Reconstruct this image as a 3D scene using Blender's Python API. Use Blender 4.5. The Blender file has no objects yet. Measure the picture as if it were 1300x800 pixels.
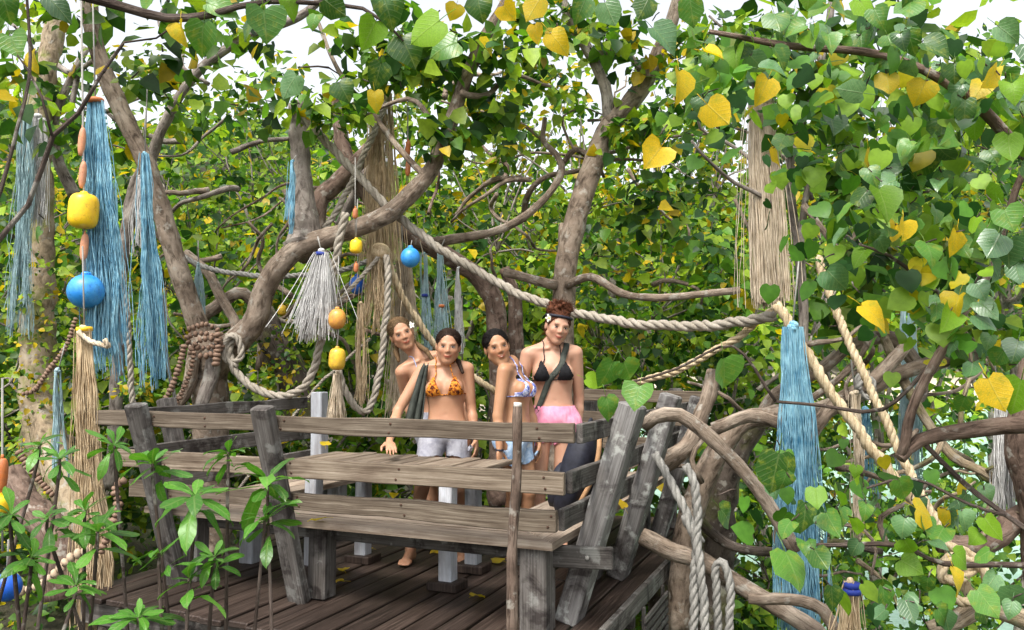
import bpy, bmesh, math, random
import numpy as np
from mathutils import Vector, Matrix, noise as mnoise

random.seed(7)
RNG = np.random.default_rng(7)
SC = bpy.context.scene
COL = SC.collection
R = math.radians

# ------------------------------------------------------------------ camera, sky, sun, exposure
CAM_H, FOC = 1.26, 1000.0               # eye height over the deck, focal length in photo pixels (1300 wide)
PITCH = math.atan2(70.0, FOC)
cam_data = bpy.data.cameras.new('camera')
cam = bpy.data.objects.new('camera', cam_data); COL.objects.link(cam)
cam_data.sensor_width = 36.0
cam_data.lens = 36.0 * FOC / 1300.0
cam_data.clip_start = 0.05
cam_data.clip_end = 3000.0
cam.location = (0, 0, CAM_H)
cam.rotation_euler = (R(90) + PITCH, 0, 0)
SC.camera = cam

SUN_EL, SUN_AZ = R(58), R(205)          # azimuth measured clockwise from +Y: the light comes over the photographer's left shoulder
world = bpy.data.worlds.new('World'); SC.world = world; world.use_nodes = True
wn = world.node_tree.nodes; wl = world.node_tree.links
wn.clear()
w_out = wn.new('ShaderNodeOutputWorld'); w_bg = wn.new('ShaderNodeBackground')
w_sky = wn.new('ShaderNodeTexSky'); w_sky.sky_type = 'NISHITA'; w_sky.sun_disc = False
w_sky.sun_elevation = SUN_EL; w_sky.sun_rotation = SUN_AZ
w_sky.air_density = 1.0; w_sky.dust_density = 4.0; w_sky.ozone_density = 1.0
w_hs = wn.new('ShaderNodeHueSaturation'); w_hs.inputs['Saturation'].default_value = 0.22   # thin white overcast
wl.new(w_sky.outputs[0], w_hs.inputs['Color']); wl.new(w_hs.outputs[0], w_bg.inputs['Color'])
w_bg.inputs['Strength'].default_value = 0.15
wl.new(w_bg.outputs[0], w_out.inputs['Surface'])

sun_data = bpy.data.lights.new('sun', 'SUN'); sun = bpy.data.objects.new('sun', sun_data); COL.objects.link(sun)
sun_data.energy = 1.5; sun_data.angle = R(14); sun_data.color = (1.0, 0.955, 0.88)
sun_dir = Vector((math.sin(SUN_AZ) * math.cos(SUN_EL), math.cos(SUN_AZ) * math.cos(SUN_EL), math.sin(SUN_EL)))
sun.rotation_euler = sun_dir.to_track_quat('Z', 'Y').to_euler()
sun.location = sun_dir * 40

SC.view_settings.view_transform = 'Standard'; SC.view_settings.look = 'None'
SC.view_settings.exposure = 1.32; SC.view_settings.gamma = 1.0
SC.cycles.use_denoising = True
SC.cycles.max_bounces = 7; SC.cycles.diffuse_bounces = 3; SC.cycles.glossy_bounces = 2
SC.cycles.transmission_bounces = 4; SC.cycles.transparent_max_bounces = 6
SC.cycles.sample_clamp_indirect = 6.0
SC.cycles.use_adaptive_sampling = True

# ------------------------------------------------------------------ helpers
def P(px, py, D):
    """a point of the place seen at photo pixel (px, py), D metres ahead of the photographer"""
    u = (px - 650.0) / FOC; v = (400.0 - py) / FOC
    c, s = math.cos(PITCH), math.sin(PITCH)
    y = c - v * s; z = s + v * c
    k = D / y
    return Vector((u * k, D, CAM_H + z * k))

ORG = {}
def tag(o, label=None, cat=None, group=None, kind=None):
    if label: o['label'] = label
    if cat: o['category'] = cat
    if group: o['group'] = group
    if kind: o['kind'] = kind
    return o

def thing(name, loc, label, cat, group=None, kind=None):
    o = bpy.data.objects.new(name, None); COL.objects.link(o)
    o.empty_display_size = 0.1
    o.location = loc; ORG[o.name] = Vector(loc)
    return tag(o, label, cat, group, kind)

def make_mesh(name, verts, faces, uvs=None, smooth=True, cols=None):
    me = bpy.data.meshes.new(name)
    verts = np.asarray(verts, dtype=np.float32).reshape(-1, 3)
    if isinstance(faces, np.ndarray):
        n, k = faces.shape
        me.vertices.add(len(verts)); me.vertices.foreach_set('co', verts.ravel())
        me.loops.add(n * k); me.loops.foreach_set('vertex_index', faces.astype(np.int32).ravel())
        me.polygons.add(n); me.polygons.foreach_set('loop_start', np.arange(0, n * k, k, dtype=np.int32))
        me.update(calc_edges=True)
    else:
        me.from_pydata(verts.tolist(), [], faces)
        me.update()
    if uvs is not None:                      # one uv for each vertex
        uvs = np.asarray(uvs, dtype=np.float32)
        lay = me.uv_layers.new(name='UVMap')
        idx = np.empty(len(me.loops), dtype=np.int32); me.loops.foreach_get('vertex_index', idx)
        lay.data.foreach_set('uv', uvs[idx].ravel())
    if cols is not None:
        at = me.color_attributes.new('tint', 'FLOAT_COLOR', 'POINT')
        c4 = np.ones((len(verts), 4), dtype=np.float32); c4[:, :3] = cols
        at.data.foreach_set('color', c4.ravel())
    if smooth:
        me.polygons.foreach_set('use_smooth', np.ones(len(me.polygons), dtype=bool))
    return me

def obj(name, me, mat, parent=None):
    """link mesh data (given in world coordinates) as one object, moved into its parent's frame"""
    o = bpy.data.objects.new(name, me); COL.objects.link(o)
    if mat is not None and len(me.materials) == 0:
        me.materials.append(mat)
    if parent is not None:
        org = ORG.get(parent.name, Vector((0, 0, 0)))
        me.transform(Matrix.Translation(-org)) if org.length > 0 else None
        o.parent = parent; ORG[o.name] = org
    return o

class MB:
    """collects vertices and faces (lists) for one mesh"""
    def __init__(self): self.v = []; self.f = []; self.uv = []
    def add(self, v, f, uv=None):
        b = len(self.v)
        self.v.extend([tuple(p) for p in v]); self.f.extend([tuple(i + b for i in q) for q in f])
        self.uv.extend(uv if uv is not None else [(0, 0)] * len(v))
        return self
    def build(self, name, mat, parent=None, smooth=True):
        return obj(name, make_mesh(name, self.v, self.f, self.uv, smooth), mat, parent)

def resample(pts, step, radii=None):
    """Catmull-Rom through the points, at about even steps"""
    p = [Vector(q) for q in pts]
    r = list(radii) if radii is not None else [0.0] * len(p)
    q = [p[0] * 2 - p[1]] + p + [p[-1] * 2 - p[-2]]
    out, ro = [], []
    for i in range(len(p) - 1):
        a, b, c, d = q[i], q[i + 1], q[i + 2], q[i + 3]
        n = max(1, int(round((c - b).length / step)))
        for k in range(n):
            t = k / n
            out.append(0.5 * ((2 * b) + (c - a) * t + (2 * a - 5 * b + 4 * c - d) * t * t + (3 * b - a - 3 * c + d) * t ** 3))
            ro.append(r[i] + (r[i + 1] - r[i]) * t)
    out.append(p[-1]); ro.append(r[-1])
    return out, ro

def frames(pts):
    """parallel-transport frames along a polyline"""
    n = len(pts); fr = []
    t0 = (pts[1] - pts[0]).normalized()
    a = Vector((0, 0, 1)) if abs(t0.z) < 0.9 else Vector((1, 0, 0))
    x = t0.cross(a).normalized()
    for i in range(n):
        t = (pts[min(i + 1, n - 1)] - pts[max(i - 1, 0)])
        t = t.normalized() if t.length > 1e-9 else t0
        x = (x - t * x.dot(t))
        x = x.normalized() if x.length > 1e-6 else t.orthogonal().normalized()
        fr.append((t, x, t.cross(x))); t0 = t
    return fr

def tube_data(pts, radii, sides=8, rough=0.0, seed=0.0, cap=True, squash=1.0):
    fr = frames(pts); v = []; f = []; uv = []; L = 0.0
    for i, p in enumerate(pts):
        if i: L += (p - pts[i - 1]).length
        t, x, y = fr[i]
        for k in range(sides):
            a = 2 * math.pi * k / sides
            d = x * math.cos(a) + y * math.sin(a) * squash
            rr = radii[i]
            if rough:
                q = (p + d * rr)
                rr *= 1 + rough * mnoise.noise(q * 7 + Vector((seed, 0, 0))) + rough * 0.6 * mnoise.noise(q * 23 + Vector((seed, 5, 0)))
            v.append(p + d * rr); uv.append((L, k / sides))
    for i in range(len(pts) - 1):
        for k in range(sides):
            a = i * sides + k; b = i * sides + (k + 1) % sides
            f.append((a, b, b + sides, a + sides))
    if cap:
        f.append(tuple(range(sides - 1, -1, -1)))
        f.append(tuple((len(pts) - 1) * sides + k for k in range(sides)))
    return v, f, uv

def limb(name, pts, radii, mat, parent, step=0.08, sides=10, rough=0.16, wob=0.0):
    """a tapering, slightly knotted piece of branch or trunk"""
    p, r = resample(pts, step, radii)
    sd = random.random() * 50
    if wob:
        for i in range(1, len(p) - 1):
            p[i] = p[i] + mnoise.noise_vector(p[i] * 3 + Vector((sd, 0, 0))) * wob
    m = MB(); m.add(*tube_data(p, r, sides, rough, sd))
    return m.build(name, mat, parent)

def rope_data(m, pts, r, step=None, lay=None, strands=3, sides=5):
    """a laid rope: strands twisted round each other"""
    step = step or r * 0.9
    p, _ = resample(pts, step)
    sd = Vector((random.random() * 40, 0, 0))
    p = [q + (mnoise.noise_vector(q * 6 + sd) * 0.45 + mnoise.noise_vector(q * 19 + sd) * 0.2) * r for q in p]
    fr = frames(p); lay = lay or r * 7.0
    L = [0.0]
    for i in range(1, len(p)): L.append(L[-1] + (p[i] - p[i - 1]).length)
    for k in range(strands):
        q = []
        for i, c in enumerate(p):
            a = 2 * math.pi * (L[i] / lay + k / strands)
            q.append(c + (fr[i][1] * math.cos(a) + fr[i][2] * math.sin(a)) * r * 0.5)
        m.add(*tube_data(q, [r * (0.56 + 0.09 * mnoise.noise(c * 14 + sd + Vector((0, k * 7, 0)))) for c in q], sides))

def rope(name, pts, r, mat, parent=None, **kw):
    m = MB(); rope_data(m, pts, r, **kw)
    return m.build(name, mat, parent)

def beam_data(p0, p1, side, w, t, bev=0.006, segs=6, wav=0.0, seed=0.0, w1=None):
    """a sawn board from p0 to p1 (centres of its ends); w along 'side', t across; chamfered, a little uneven"""
    p0 = Vector(p0); p1 = Vector(p1); ax = (p1 - p0); L = ax.length; ax.normalize()
    s = Vector(side); s = (s - ax * s.dot(ax)).normalized(); n = ax.cross(s)
    v = []; f = []; uv = []
    w1 = w if w1 is None else w1
    def ring(pos, ww, tt, b):
        a, c = ww / 2, tt / 2
        prof = [(a, c - b), (a - b, c), (-a + b, c), (-a, c - b), (-a, -c + b), (-a + b, -c), (a - b, -c), (a, -c + b)]
        arc = 0.0; last = None
        for (q, h) in prof:
            if last: arc += math.hypot(q - last[0], h - last[1])
            last = (q, h)
            pt = pos + s * q + n * h
            if wav:
                k = (pt - p0).dot(ax)
                sg = 1 if q > 0 else -1
                pt = pt + s * wav * mnoise.noise(Vector((k * 2.3, seed, sg * 3.0))) + s * wav * 0.4 * mnoise.noise(Vector((k * 9, seed, sg * 3.0)))
            v.append(pt); uv.append(((pos - p0).dot(ax), arc))
    ring(p0, w - bev * 2, t - bev * 2, bev * 0.5)
    for i in range(segs + 1):
        k = i / segs
        pos = p0 + ax * (bev + (L - 2 * bev) * k)
        ring(pos, w + (w1 - w) * k, t, bev)
    ring(p1, w1 - bev * 2, t - bev * 2, bev * 0.5)
    for i in range(segs + 2):
        for k in range(8):
            a = i * 8 + k; b = i * 8 + (k + 1) % 8
            f.append((a, b, b + 8, a + 8))
    f.append(tuple(range(7, -1, -1))); f.append(tuple((segs + 2) * 8 + k for k in range(8)))
    return v, f, uv

def beam(name, p0, p1, side, w, t, mat, parent, bev=0.006, segs=6, wav=0.004, w1=None):
    m = MB(); m.add(*beam_data(p0, p1, side, w, t, bev, segs, wav, random.random() * 60, w1))
    o = m.build(name, mat, parent, smooth=False)
    return o

def lathe_data(prof, c, axis=(0, 0, 1), sides=20):
    """prof: (radius, height) from bottom to top, turned round the axis through c"""
    ax = Vector(axis).normalized(); x = ax.orthogonal().normalized(); y = ax.cross(x); c = Vector(c)
    v = []; f = []; uv = []
    for (r, h) in prof:
        for k in range(sides):
            a = 2 * math.pi * k / sides
            v.append(c + ax * h + (x * math.cos(a) + y * math.sin(a)) * r); uv.append((h, k / sides))
    for i in range(len(prof) - 1):
        for k in range(sides):
            a = i * sides + k; b = i * sides + (k + 1) % sides
            f.append((a, b, b + sides, a + sides))
    f.append(tuple(range(sides - 1, -1, -1))); f.append(tuple((len(prof) - 1) * sides + k for k in range(sides)))
    return v, f, uv

def ball_prof(r, n=9, stretch=1.0, square=1.0):
    pr = []
    for i in range(n + 1):
        a = -math.pi / 2 + math.pi * i / n
        c, s = math.cos(a), math.sin(a)
        pr.append((max(1e-4, r * (abs(c) ** square)), r * stretch * (1 if s > 0 else -1) * abs(s) ** square))
    return pr

# ------------------------------------------------------------------ materials
def mat_new(name):
    m = bpy.data.materials.new(name); m.use_nodes = True
    nt = m.node_tree; nt.nodes.clear()
    out = nt.nodes.new('ShaderNodeOutputMaterial')
    return m, nt, nt.nodes, nt.links, out

def ramp(N, stops, interp='LINEAR'):
    r = N.new('ShaderNodeValToRGB'); r.color_ramp.interpolation = interp
    el = r.color_ramp.elements
    while len(el) < len(stops): el.new(0.5)
    for e, (p, c) in zip(el, stops): e.position = p; e.color = (*c, 1)
    return r

def noise_n(N, L, vec, scale, detail=4, rough=0.55, dist=0.0):
    n = N.new('ShaderNodeTexNoise'); n.inputs['Scale'].default_value = scale; n.inputs['Detail'].default_value = detail
    n.inputs['Roughness'].default_value = rough; n.inputs['Distortion'].default_value = dist
    if vec is not None: L.new(vec, n.inputs['Vector'])
    return n

def mapping(N, L, vec, scale=(1, 1, 1), loc=None):
    m = N.new('ShaderNodeMapping'); m.inputs['Scale'].default_value = scale; L.new(vec, m.inputs['Vector'])
    if loc is not None: L.new(loc, m.inputs['Location'])
    return m

def mixc(N, L, fac, a, b, mode='MIX'):
    m = N.new('ShaderNodeMix'); m.data_type = 'RGBA'; m.blend_type = mode
    for s, v in ((m.inputs[0], fac), (m.inputs[6], a), (m.inputs[7], b)):
        if isinstance(v, (int, float)): s.default_value = v
        elif isinstance(v, tuple): s.default_value = (*v, 1)
        else: L.new(v, s)
    return m.outputs[2]

def bump(N, L, height, strength=0.5, dist=0.01):
    b = N.new('ShaderNodeBump'); b.inputs['Strength'].default_value = strength; b.inputs['Distance'].default_value = dist
    L.new(height, b.inputs['Height']); return b.outputs[0]

def wood(name, dark, mid, light, lichen=0.0, streak=1.0, rough=0.85, moss=None):
    """weathered board: grain runs along the uv's first axis"""
    m, nt, N, L, out = mat_new(name)
    uv = N.new('ShaderNodeUVMap'); oi = N.new('ShaderNodeObjectInfo')
    mul = N.new('ShaderNodeMath'); mul.operation = 'MULTIPLY'; mul.inputs[1].default_value = 57.0; L.new(oi.outputs['Random'], mul.inputs[0])
    cmb = N.new('ShaderNodeCombineXYZ'); L.new(mul.outputs[0], cmb.inputs[0]); L.new(mul.outputs[0], cmb.inputs[2])
    mp = mapping(N, L, uv.outputs[0], (2.2, 95 * streak, 1), cmb.outputs[0])
    g = noise_n(N, L, mp.outputs[0], 1.0, 5, 0.6, 0.6)
    mp2 = mapping(N, L, uv.outputs[0], (5, 14, 1), cmb.outputs[0])
    b = noise_n(N, L, mp2.outputs[0], 1.0, 4, 0.6)
    r = ramp(N, [(0.3, dark), (0.52, mid), (0.75, light)]); L.new(g.outputs[0], r.inputs[0])
    r2 = ramp(N, [(0.3, (0.55, 0.5, 0.48)), (0.6, (1, 1, 1))]); L.new(b.outputs[0], r2.inputs[0])
    c = mixc(N, L, 0.8, r.outputs[0], r2.outputs[0], 'MULTIPLY')
    ov = N.new('ShaderNodeMapRange'); ov.inputs[3].default_value = 0.72; ov.inputs[4].default_value = 1.2; L.new(oi.outputs['Random'], ov.inputs[0])
    c = mixc(N, L, 1.0, c, ov.outputs[0], 'MULTIPLY')
    if lichen:
        tc = N.new('ShaderNodeTexCoord')
        ln = noise_n(N, L, tc.outputs['Object'], 9.0, 5, 0.62)
        lr = ramp(N, [(0.56, (0, 0, 0)), (0.63, (1, 1, 1))]); L.new(ln.outputs[0], lr.inputs[0])
        f = N.new('ShaderNodeMath'); f.operation = 'MULTIPLY'; f.inputs[1].default_value = lichen; L.new(lr.outputs[0], f.inputs[0])
        c = mixc(N, L, f.outputs[0], c, moss or (0.42, 0.43, 0.4))
        dn = noise_n(N, L, tc.outputs['Object'], 5.0, 5, 0.65, 0.5)
        dr = ramp(N, [(0.5, (0, 0, 0)), (0.62, (1, 1, 1))]); L.new(dn.outputs[0], dr.inputs[0])
        c = mixc(N, L, dr.outputs[0], c, mixc(N, L, 1.0, c, (0.3, 0.27, 0.27), 'MULTIPLY'))
    p = N.new('ShaderNodeBsdfPrincipled'); L.new(c, p.inputs['Base Color']); p.inputs['Roughness'].default_value = rough
    p.inputs['Specular IOR Level'].default_value = 0.25
    L.new(bump(N, L, g.outputs[0], 0.6, 0.006), p.inputs['Normal'])
    L.new(p.outputs[0], out.inputs[0])
    return m

def bark(name, dark, mid, light, scale=1.0, moss=0.0):
    m, nt, N, L, out = mat_new(name)
    uv = N.new('ShaderNodeUVMap'); tc = N.new('ShaderNodeTexCoord')
    mp = mapping(N, L, tc.outputs['Object'], (1, 1, 1))
    a = noise_n(N, L, mp.outputs[0], 5.0 * scale, 6, 0.62)
    mp2 = mapping(N, L, uv.outputs[0], (9 * scale, 11, 1))
    b = noise_n(N, L, mp2.outputs[0], 1.0, 5, 0.65, 0.8)
    r = ramp(N, [(0.32, dark), (0.5, mid), (0.68, light)]); L.new(a.outputs[0], r.inputs[0])
    r2 = ramp(N, [(0.34, (0.25, 0.23, 0.21)), (0.52, (1, 1, 1))]); L.new(b.outputs[0], r2.inputs[0])
    c = mixc(N, L, 0.9, r.outputs[0], r2.outputs[0], 'MULTIPLY')
    # pale crust of lichen in patches of their own shape
    n3 = noise_n(N, L, mp.outputs[0], 13.0 * scale, 4, 0.6)
    r3 = ramp(N, [(0.58, (0, 0, 0)), (0.66, (0.6, 0.6, 0.6))]); L.new(n3.outputs[0], r3.inputs[0])
    c = mixc(N, L, r3.outputs[0], c, (0.4, 0.38, 0.33))
    if moss:
        n4 = noise_n(N, L, mp.outputs[0], 3.1, 5, 0.6)
        r4 = ramp(N, [(0.52, (0, 0, 0)), (0.6, (moss, moss, moss))]); L.new(n4.outputs[0], r4.inputs[0])
        c = mixc(N, L, r4.outputs[0], c, (0.16, 0.19, 0.03))
    p = N.new('ShaderNodeBsdfPrincipled'); L.new(c, p.inputs['Base Color']); p.inputs['Roughness'].default_value = 0.9
    p.inputs['Specular IOR Level'].default_value = 0.2
    h = N.new('ShaderNodeMath'); h.operation = 'ADD'; L.new(a.outputs[0], h.inputs[0]); L.new(b.outputs[0], h.inputs[1])
    L.new(bump(N, L, h.outputs[0], 0.8, 0.016), p.inputs['Normal'])
    L.new(p.outputs[0], out.inputs[0])
    return m

def fibre(name, c0, c1, rough=0.9, trans=0.0):
    m, nt, N, L, out = mat_new(name)
    tc = N.new('ShaderNodeTexCoord')
    n = noise_n(N, L, tc.outputs['Object'], 11.0, 5, 0.6)
    n2 = noise_n(N, L, mapping(N, L, tc.outputs['Object'], (170, 170, 9)).outputs[0], 1.0, 2, 0.5)
    ad = N.new('ShaderNodeMath'); ad.operation = 'ADD'; L.new(n.outputs[0], ad.inputs[0]); L.new(n2.outputs[0], ad.inputs[1])
    r = ramp(N, [(0.36, c0), (0.64, c1)])
    hf = N.new('ShaderNodeMath'); hf.operation = 'MULTIPLY'; hf.inputs[1].default_value = 0.5; L.new(ad.outputs[0], hf.inputs[0])
    L.new(hf.outputs[0], r.inputs[0])
    p = N.new('ShaderNodeBsdfPrincipled'); L.new(r.outputs[0], p.inputs['Base Color']); p.inputs['Roughness'].default_value = rough
    p.inputs['Specular IOR Level'].default_value = 0.2
    L.new(bump(N, L, n2.outputs[0], 0.4, 0.003), p.inputs['Normal'])
    L.new(p.outputs[0], out.inputs[0])
    return m

def plastic(name, col, worn, rough=0.4):
    """painted float: faded, scuffed, a little dirty"""
    m, nt, N, L, out = mat_new(name)
    tc = N.new('ShaderNodeTexCoord')
    n = noise_n(N, L, tc.outputs['Object'], 14.0, 6, 0.65)
    r = ramp(N, [(0.38, worn), (0.58, col)]); L.new(n.outputs[0], r.inputs[0])
    n2 = noise_n(N, L, tc.outputs['Object'], 42.0, 5, 0.75)
    r2 = ramp(N, [(0.34, (0.5, 0.45, 0.4)), (0.46, (1, 1, 1))]); L.new(n2.outputs[0], r2.inputs[0])
    c = mixc(N, L, 0.7, r.outputs[0], r2.outputs[0], 'MULTIPLY')
    p = N.new('ShaderNodeBsdfPrincipled'); L.new(c, p.inputs['Base Color']); p.inputs['Roughness'].default_value = rough
    L.new(bump(N, L, n2.outputs[0], 0.15, 0.004), p.inputs['Normal'])
    L.new(p.outputs[0], out.inputs[0])
    return m

def plain(name, col, rough=0.7, var=0.25, scale=20.0, spec=0.3):
    m, nt, N, L, out = mat_new(name)
    tc = N.new('ShaderNodeTexCoord')
    n = noise_n(N, L, tc.outputs['Object'], scale, 4, 0.6)
    r = ramp(N, [(0.3, tuple(c * (1 - var) for c in col)), (0.7, tuple(min(1, c * (1 + var)) for c in col))]); L.new(n.outputs[0], r.inputs[0])
    p = N.new('ShaderNodeBsdfPrincipled'); L.new(r.outputs[0], p.inputs['Base Color']); p.inputs['Roughness'].default_value = rough
    p.inputs['Specular IOR Level'].default_value = spec
    L.new(p.outputs[0], out.inputs[0])
    return m

def leaf_mat(name, col=None, attr=False, veins=False, spots=None, trans=0.35, rough=0.45, var=0.3, spec=0.35):
    m, nt, N, L, out = mat_new(name)
    if attr:
        a = N.new('ShaderNodeAttribute'); a.attribute_name = 'tint'; c = a.outputs['Color']
    else:
        oi = N.new('ShaderNodeObjectInfo')
        r = ramp(N, [(0.0, tuple(x * (1 - var) for x in col)), (0.5, col), (1.0, (col[0] * (1 + var * 1.6), col[1] * (1 + var), col[2] * (1 + var)))])
        L.new(oi.outputs['Random'], r.inputs[0]); c = r.outputs[0]
    tc = N.new('ShaderNodeTexCoord')
    n = noise_n(N, L, tc.outputs['Object'], 30.0, 3, 0.6)
    r1 = ramp(N, [(0.3, (0.75, 0.78, 0.75)), (0.7, (1.1, 1.08, 1.0))]); L.new(n.outputs[0], r1.inputs[0])
    c = mixc(N, L, 1.0, c, r1.outputs[0], 'MULTIPLY')
    if spots:
        ns = noise_n(N, L, mapping(N, L, tc.outputs['Object'], (1, 1, 1)).outputs[0], 2.6, 5, 0.65)
        rs = ramp(N, [(0.5, (0, 0, 0)), (0.68, (0.8, 0.8, 0.8))]); L.new(ns.outputs[0], rs.inputs[0])
        c = mixc(N, L, rs.outputs[0], c, spots)
    nrm = None
    if veins:                      # ribs fan out from the stalk: uv.x = across, uv.y = along
        uv = N.new('ShaderNodeUVMap'); sx = N.new('ShaderNodeSeparateXYZ'); L.new(uv.outputs[0], sx.inputs[0])
        ab = N.new('ShaderNodeMath'); ab.operation = 'ABSOLUTE'; L.new(sx.outputs[0], ab.inputs[0])
        w = N.new('ShaderNodeTexWave'); w.wave_type = 'BANDS'; w.bands_direction = 'X'; w.inputs['Scale'].default_value = 1.0
        cb = N.new('ShaderNodeCombineXYZ')
        k = N.new('ShaderNodeMath'); k.operation = 'MULTIPLY_ADD'; k.inputs[1].default_value = -0.75; L.new(ab.outputs[0], k.inputs[0]); L.new(sx.outputs[1], k.inputs[2])
        sc = N.new('ShaderNodeMath'); sc.operation = 'MULTIPLY'; sc.inputs[1].default_value = 2.0; L.new(k.outputs[0], sc.inputs[0])
        L.new(sc.outputs[0], cb.inputs[0]); L.new(cb.outputs[0], w.inputs['Vector'])
        vr = ramp(N, [(0.86, (0, 0, 0)), (1.0, (0.35, 0.35, 0.35))]); L.new(w.outputs[0], vr.inputs[0])
        mr = ramp(N, [(0.0, (0.75, 0.75, 0.75)), (0.03, (0, 0, 0))]); L.new(ab.outputs[0], mr.inputs[0])
        vf = mixc(N, L, 1.0, vr.outputs[0], mr.outputs[0], 'LIGHTEN')
        pale = mixc(N, L, 0.35, c, (0.36, 0.42, 0.16))
        c = mixc(N, L, vf, c, pale)
        nrm = bump(N, L, vf, 0.35, 0.004)
    p = N.new('ShaderNodeBsdfPrincipled'); L.new(c, p.inputs['Base Color']); p.inputs['Roughness'].default_value = rough
    p.inputs['Specular IOR Level'].default_value = spec
    if nrm is not None: L.new(nrm, p.inputs['Normal'])
    t = N.new('ShaderNodeBsdfTranslucent')
    L.new(mixc(N, L, 1.0, c, (1.15, 1.25, 0.55), 'MULTIPLY'), t.inputs['Color'])
    mx = N.new('ShaderNodeMixShader'); mx.inputs[0].default_value = trans
    L.new(p.outputs[0], mx.inputs[1]); L.new(t.outputs[0], mx.inputs[2]); L.new(mx.outputs[0], out.inputs[0])
    return m

M = {}
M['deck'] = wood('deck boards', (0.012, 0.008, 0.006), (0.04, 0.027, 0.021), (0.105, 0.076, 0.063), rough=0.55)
M['rail'] = wood('weathered rail boards', (0.0782, 0.0552, 0.0368), (0.184, 0.145, 0.106), (0.313, 0.262, 0.202))
M['seat'] = wood('worn seat boards', (0.17, 0.125, 0.09), (0.32, 0.255, 0.195), (0.47, 0.4, 0.325))
M['post'] = wood('grey posts', (0.057, 0.0513, 0.0456), (0.119, 0.109, 0.0997), (0.204, 0.19, 0.176), lichen=0.25)
M['lichen_post'] = wood('stained posts', (0.0975, 0.09, 0.0863), (0.188, 0.18, 0.173), (0.285, 0.277, 0.262), lichen=0.75)
M['white_post'] = wood('whitewashed posts', (0.36, 0.382, 0.418), (0.446, 0.468, 0.504), (0.518, 0.533, 0.562))
M['stick'] = bark('rough stick', (0.06, 0.04, 0.03), (0.15, 0.105, 0.08), (0.25, 0.19, 0.15))
M['cut'] = plain('cut wood', (0.6, 0.56, 0.5), 0.8)
M['bark'] = bark('sea hibiscus bark', (0.123, 0.0904, 0.0666), (0.248, 0.19, 0.143), (0.381, 0.314, 0.248))
M['bark_grey'] = bark('grey bark', (0.14, 0.117, 0.0985), (0.254, 0.216, 0.188), (0.375, 0.338, 0.29))
M['bark_pale'] = bark('pale trunk', (0.208, 0.152, 0.096), (0.336, 0.264, 0.176), (0.44, 0.368, 0.272), moss=0.6)
M['bark_dark'] = bark('dark bark', (0.05, 0.04, 0.032), (0.1, 0.08, 0.065), (0.18, 0.145, 0.12), moss=0.3)
M['bark_red'] = bark('brown bark', (0.0842, 0.0561, 0.042), (0.178, 0.122, 0.0935), (0.299, 0.224, 0.178))
M['twig'] = bark('twig bark', (0.05, 0.036, 0.03), (0.11, 0.08, 0.065), (0.18, 0.14, 0.12))
M['rope'] = fibre('weathered rope', (0.205, 0.178, 0.137), (0.383, 0.342, 0.287))
M['rope_straw'] = fibre('straw rope', (0.3, 0.22, 0.12), (0.6, 0.49, 0.33))
M['rope_grey'] = fibre('grey rope', (0.18, 0.173, 0.158), (0.36, 0.345, 0.315))
M['straw'] = fibre('straw fibre', (0.36, 0.25, 0.14), (0.74, 0.6, 0.4))
M['straw_grey'] = fibre('bleached fibre', (0.34, 0.26, 0.17), (0.72, 0.62, 0.48))
M['blue_fibre'] = fibre('blue net twine', (0.045, 0.2, 0.34), (0.4, 0.68, 0.78), 0.6)
M['sea_fibre'] = fibre('pale sea-green twine', (0.2, 0.33, 0.36), (0.46, 0.6, 0.62), 0.6)
M['grey_fibre'] = fibre('grey twine', (0.4, 0.39, 0.38), (0.8, 0.79, 0.77), 0.7)
M['navy'] = plain('navy tape', (0.02, 0.04, 0.25), 0.6)
M['yellow'] = plastic('yellow float', (0.85, 0.56, 0.01), (0.78, 0.46, 0.02))
M['ochre'] = plastic('ochre float', (0.72, 0.46, 0.03), (0.5, 0.3, 0.04))
M['orange'] = plastic('orange float', (0.7, 0.33, 0.05), (0.5, 0.22, 0.06))
M['red_orange'] = plastic('orange cork', (0.5, 0.14, 0.03), (0.38, 0.14, 0.06), 0.6)
M['salmon'] = plastic('salmon float', (0.6, 0.26, 0.13), (0.48, 0.22, 0.13), 0.6)
M['blue'] = plastic('blue float', (0.02, 0.22, 0.62), (0.05, 0.3, 0.66))
M['deep_blue'] = plastic('deep blue float', (0.01, 0.09, 0.5), (0.03, 0.15, 0.5))
M['bead'] = plain('brown seed beads', (0.2, 0.125, 0.085), 0.6, 0.4, 30)
M['bead_pale'] = plain('pale wooden beads', (0.42, 0.32, 0.22), 0.65, 0.3, 30)
M['leaves'] = leaf_mat('foliage', attr=True, trans=0.48)
M['leaf_green'] = leaf_mat('hibiscus leaf', (0.07, 0.195, 0.03), veins=True, spots=(0.26, 0.3, 0.03), trans=0.35, var=0.5, rough=0.36, spec=0.5)
M['leaf_grey'] = leaf_mat('shiny blue-green leaf', (0.095, 0.215, 0.085), veins=True, spots=(0.05, 0.13, 0.04), trans=0.28, rough=0.27, var=0.4, spec=0.75)
M['leaf_lime'] = leaf_mat('young lime leaf', (0.18, 0.36, 0.025), veins=True, trans=0.5, var=0.35)
M['leaf_yellow'] = leaf_mat('yellow leaf', (0.66, 0.47, 0.02), veins=True, spots=(0.42, 0.4, 0.03), trans=0.4, var=0.18)
M['rosette'] = leaf_mat('glossy rosette leaf', (0.075, 0.235, 0.025), veins=True, trans=0.35, rough=0.36, var=0.45, spec=0.45)

# ================================================================== THE SETTING
def sm(t):
    t = np.clip(t, 0, 1); return t * t * (3 - 2 * t)

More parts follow.
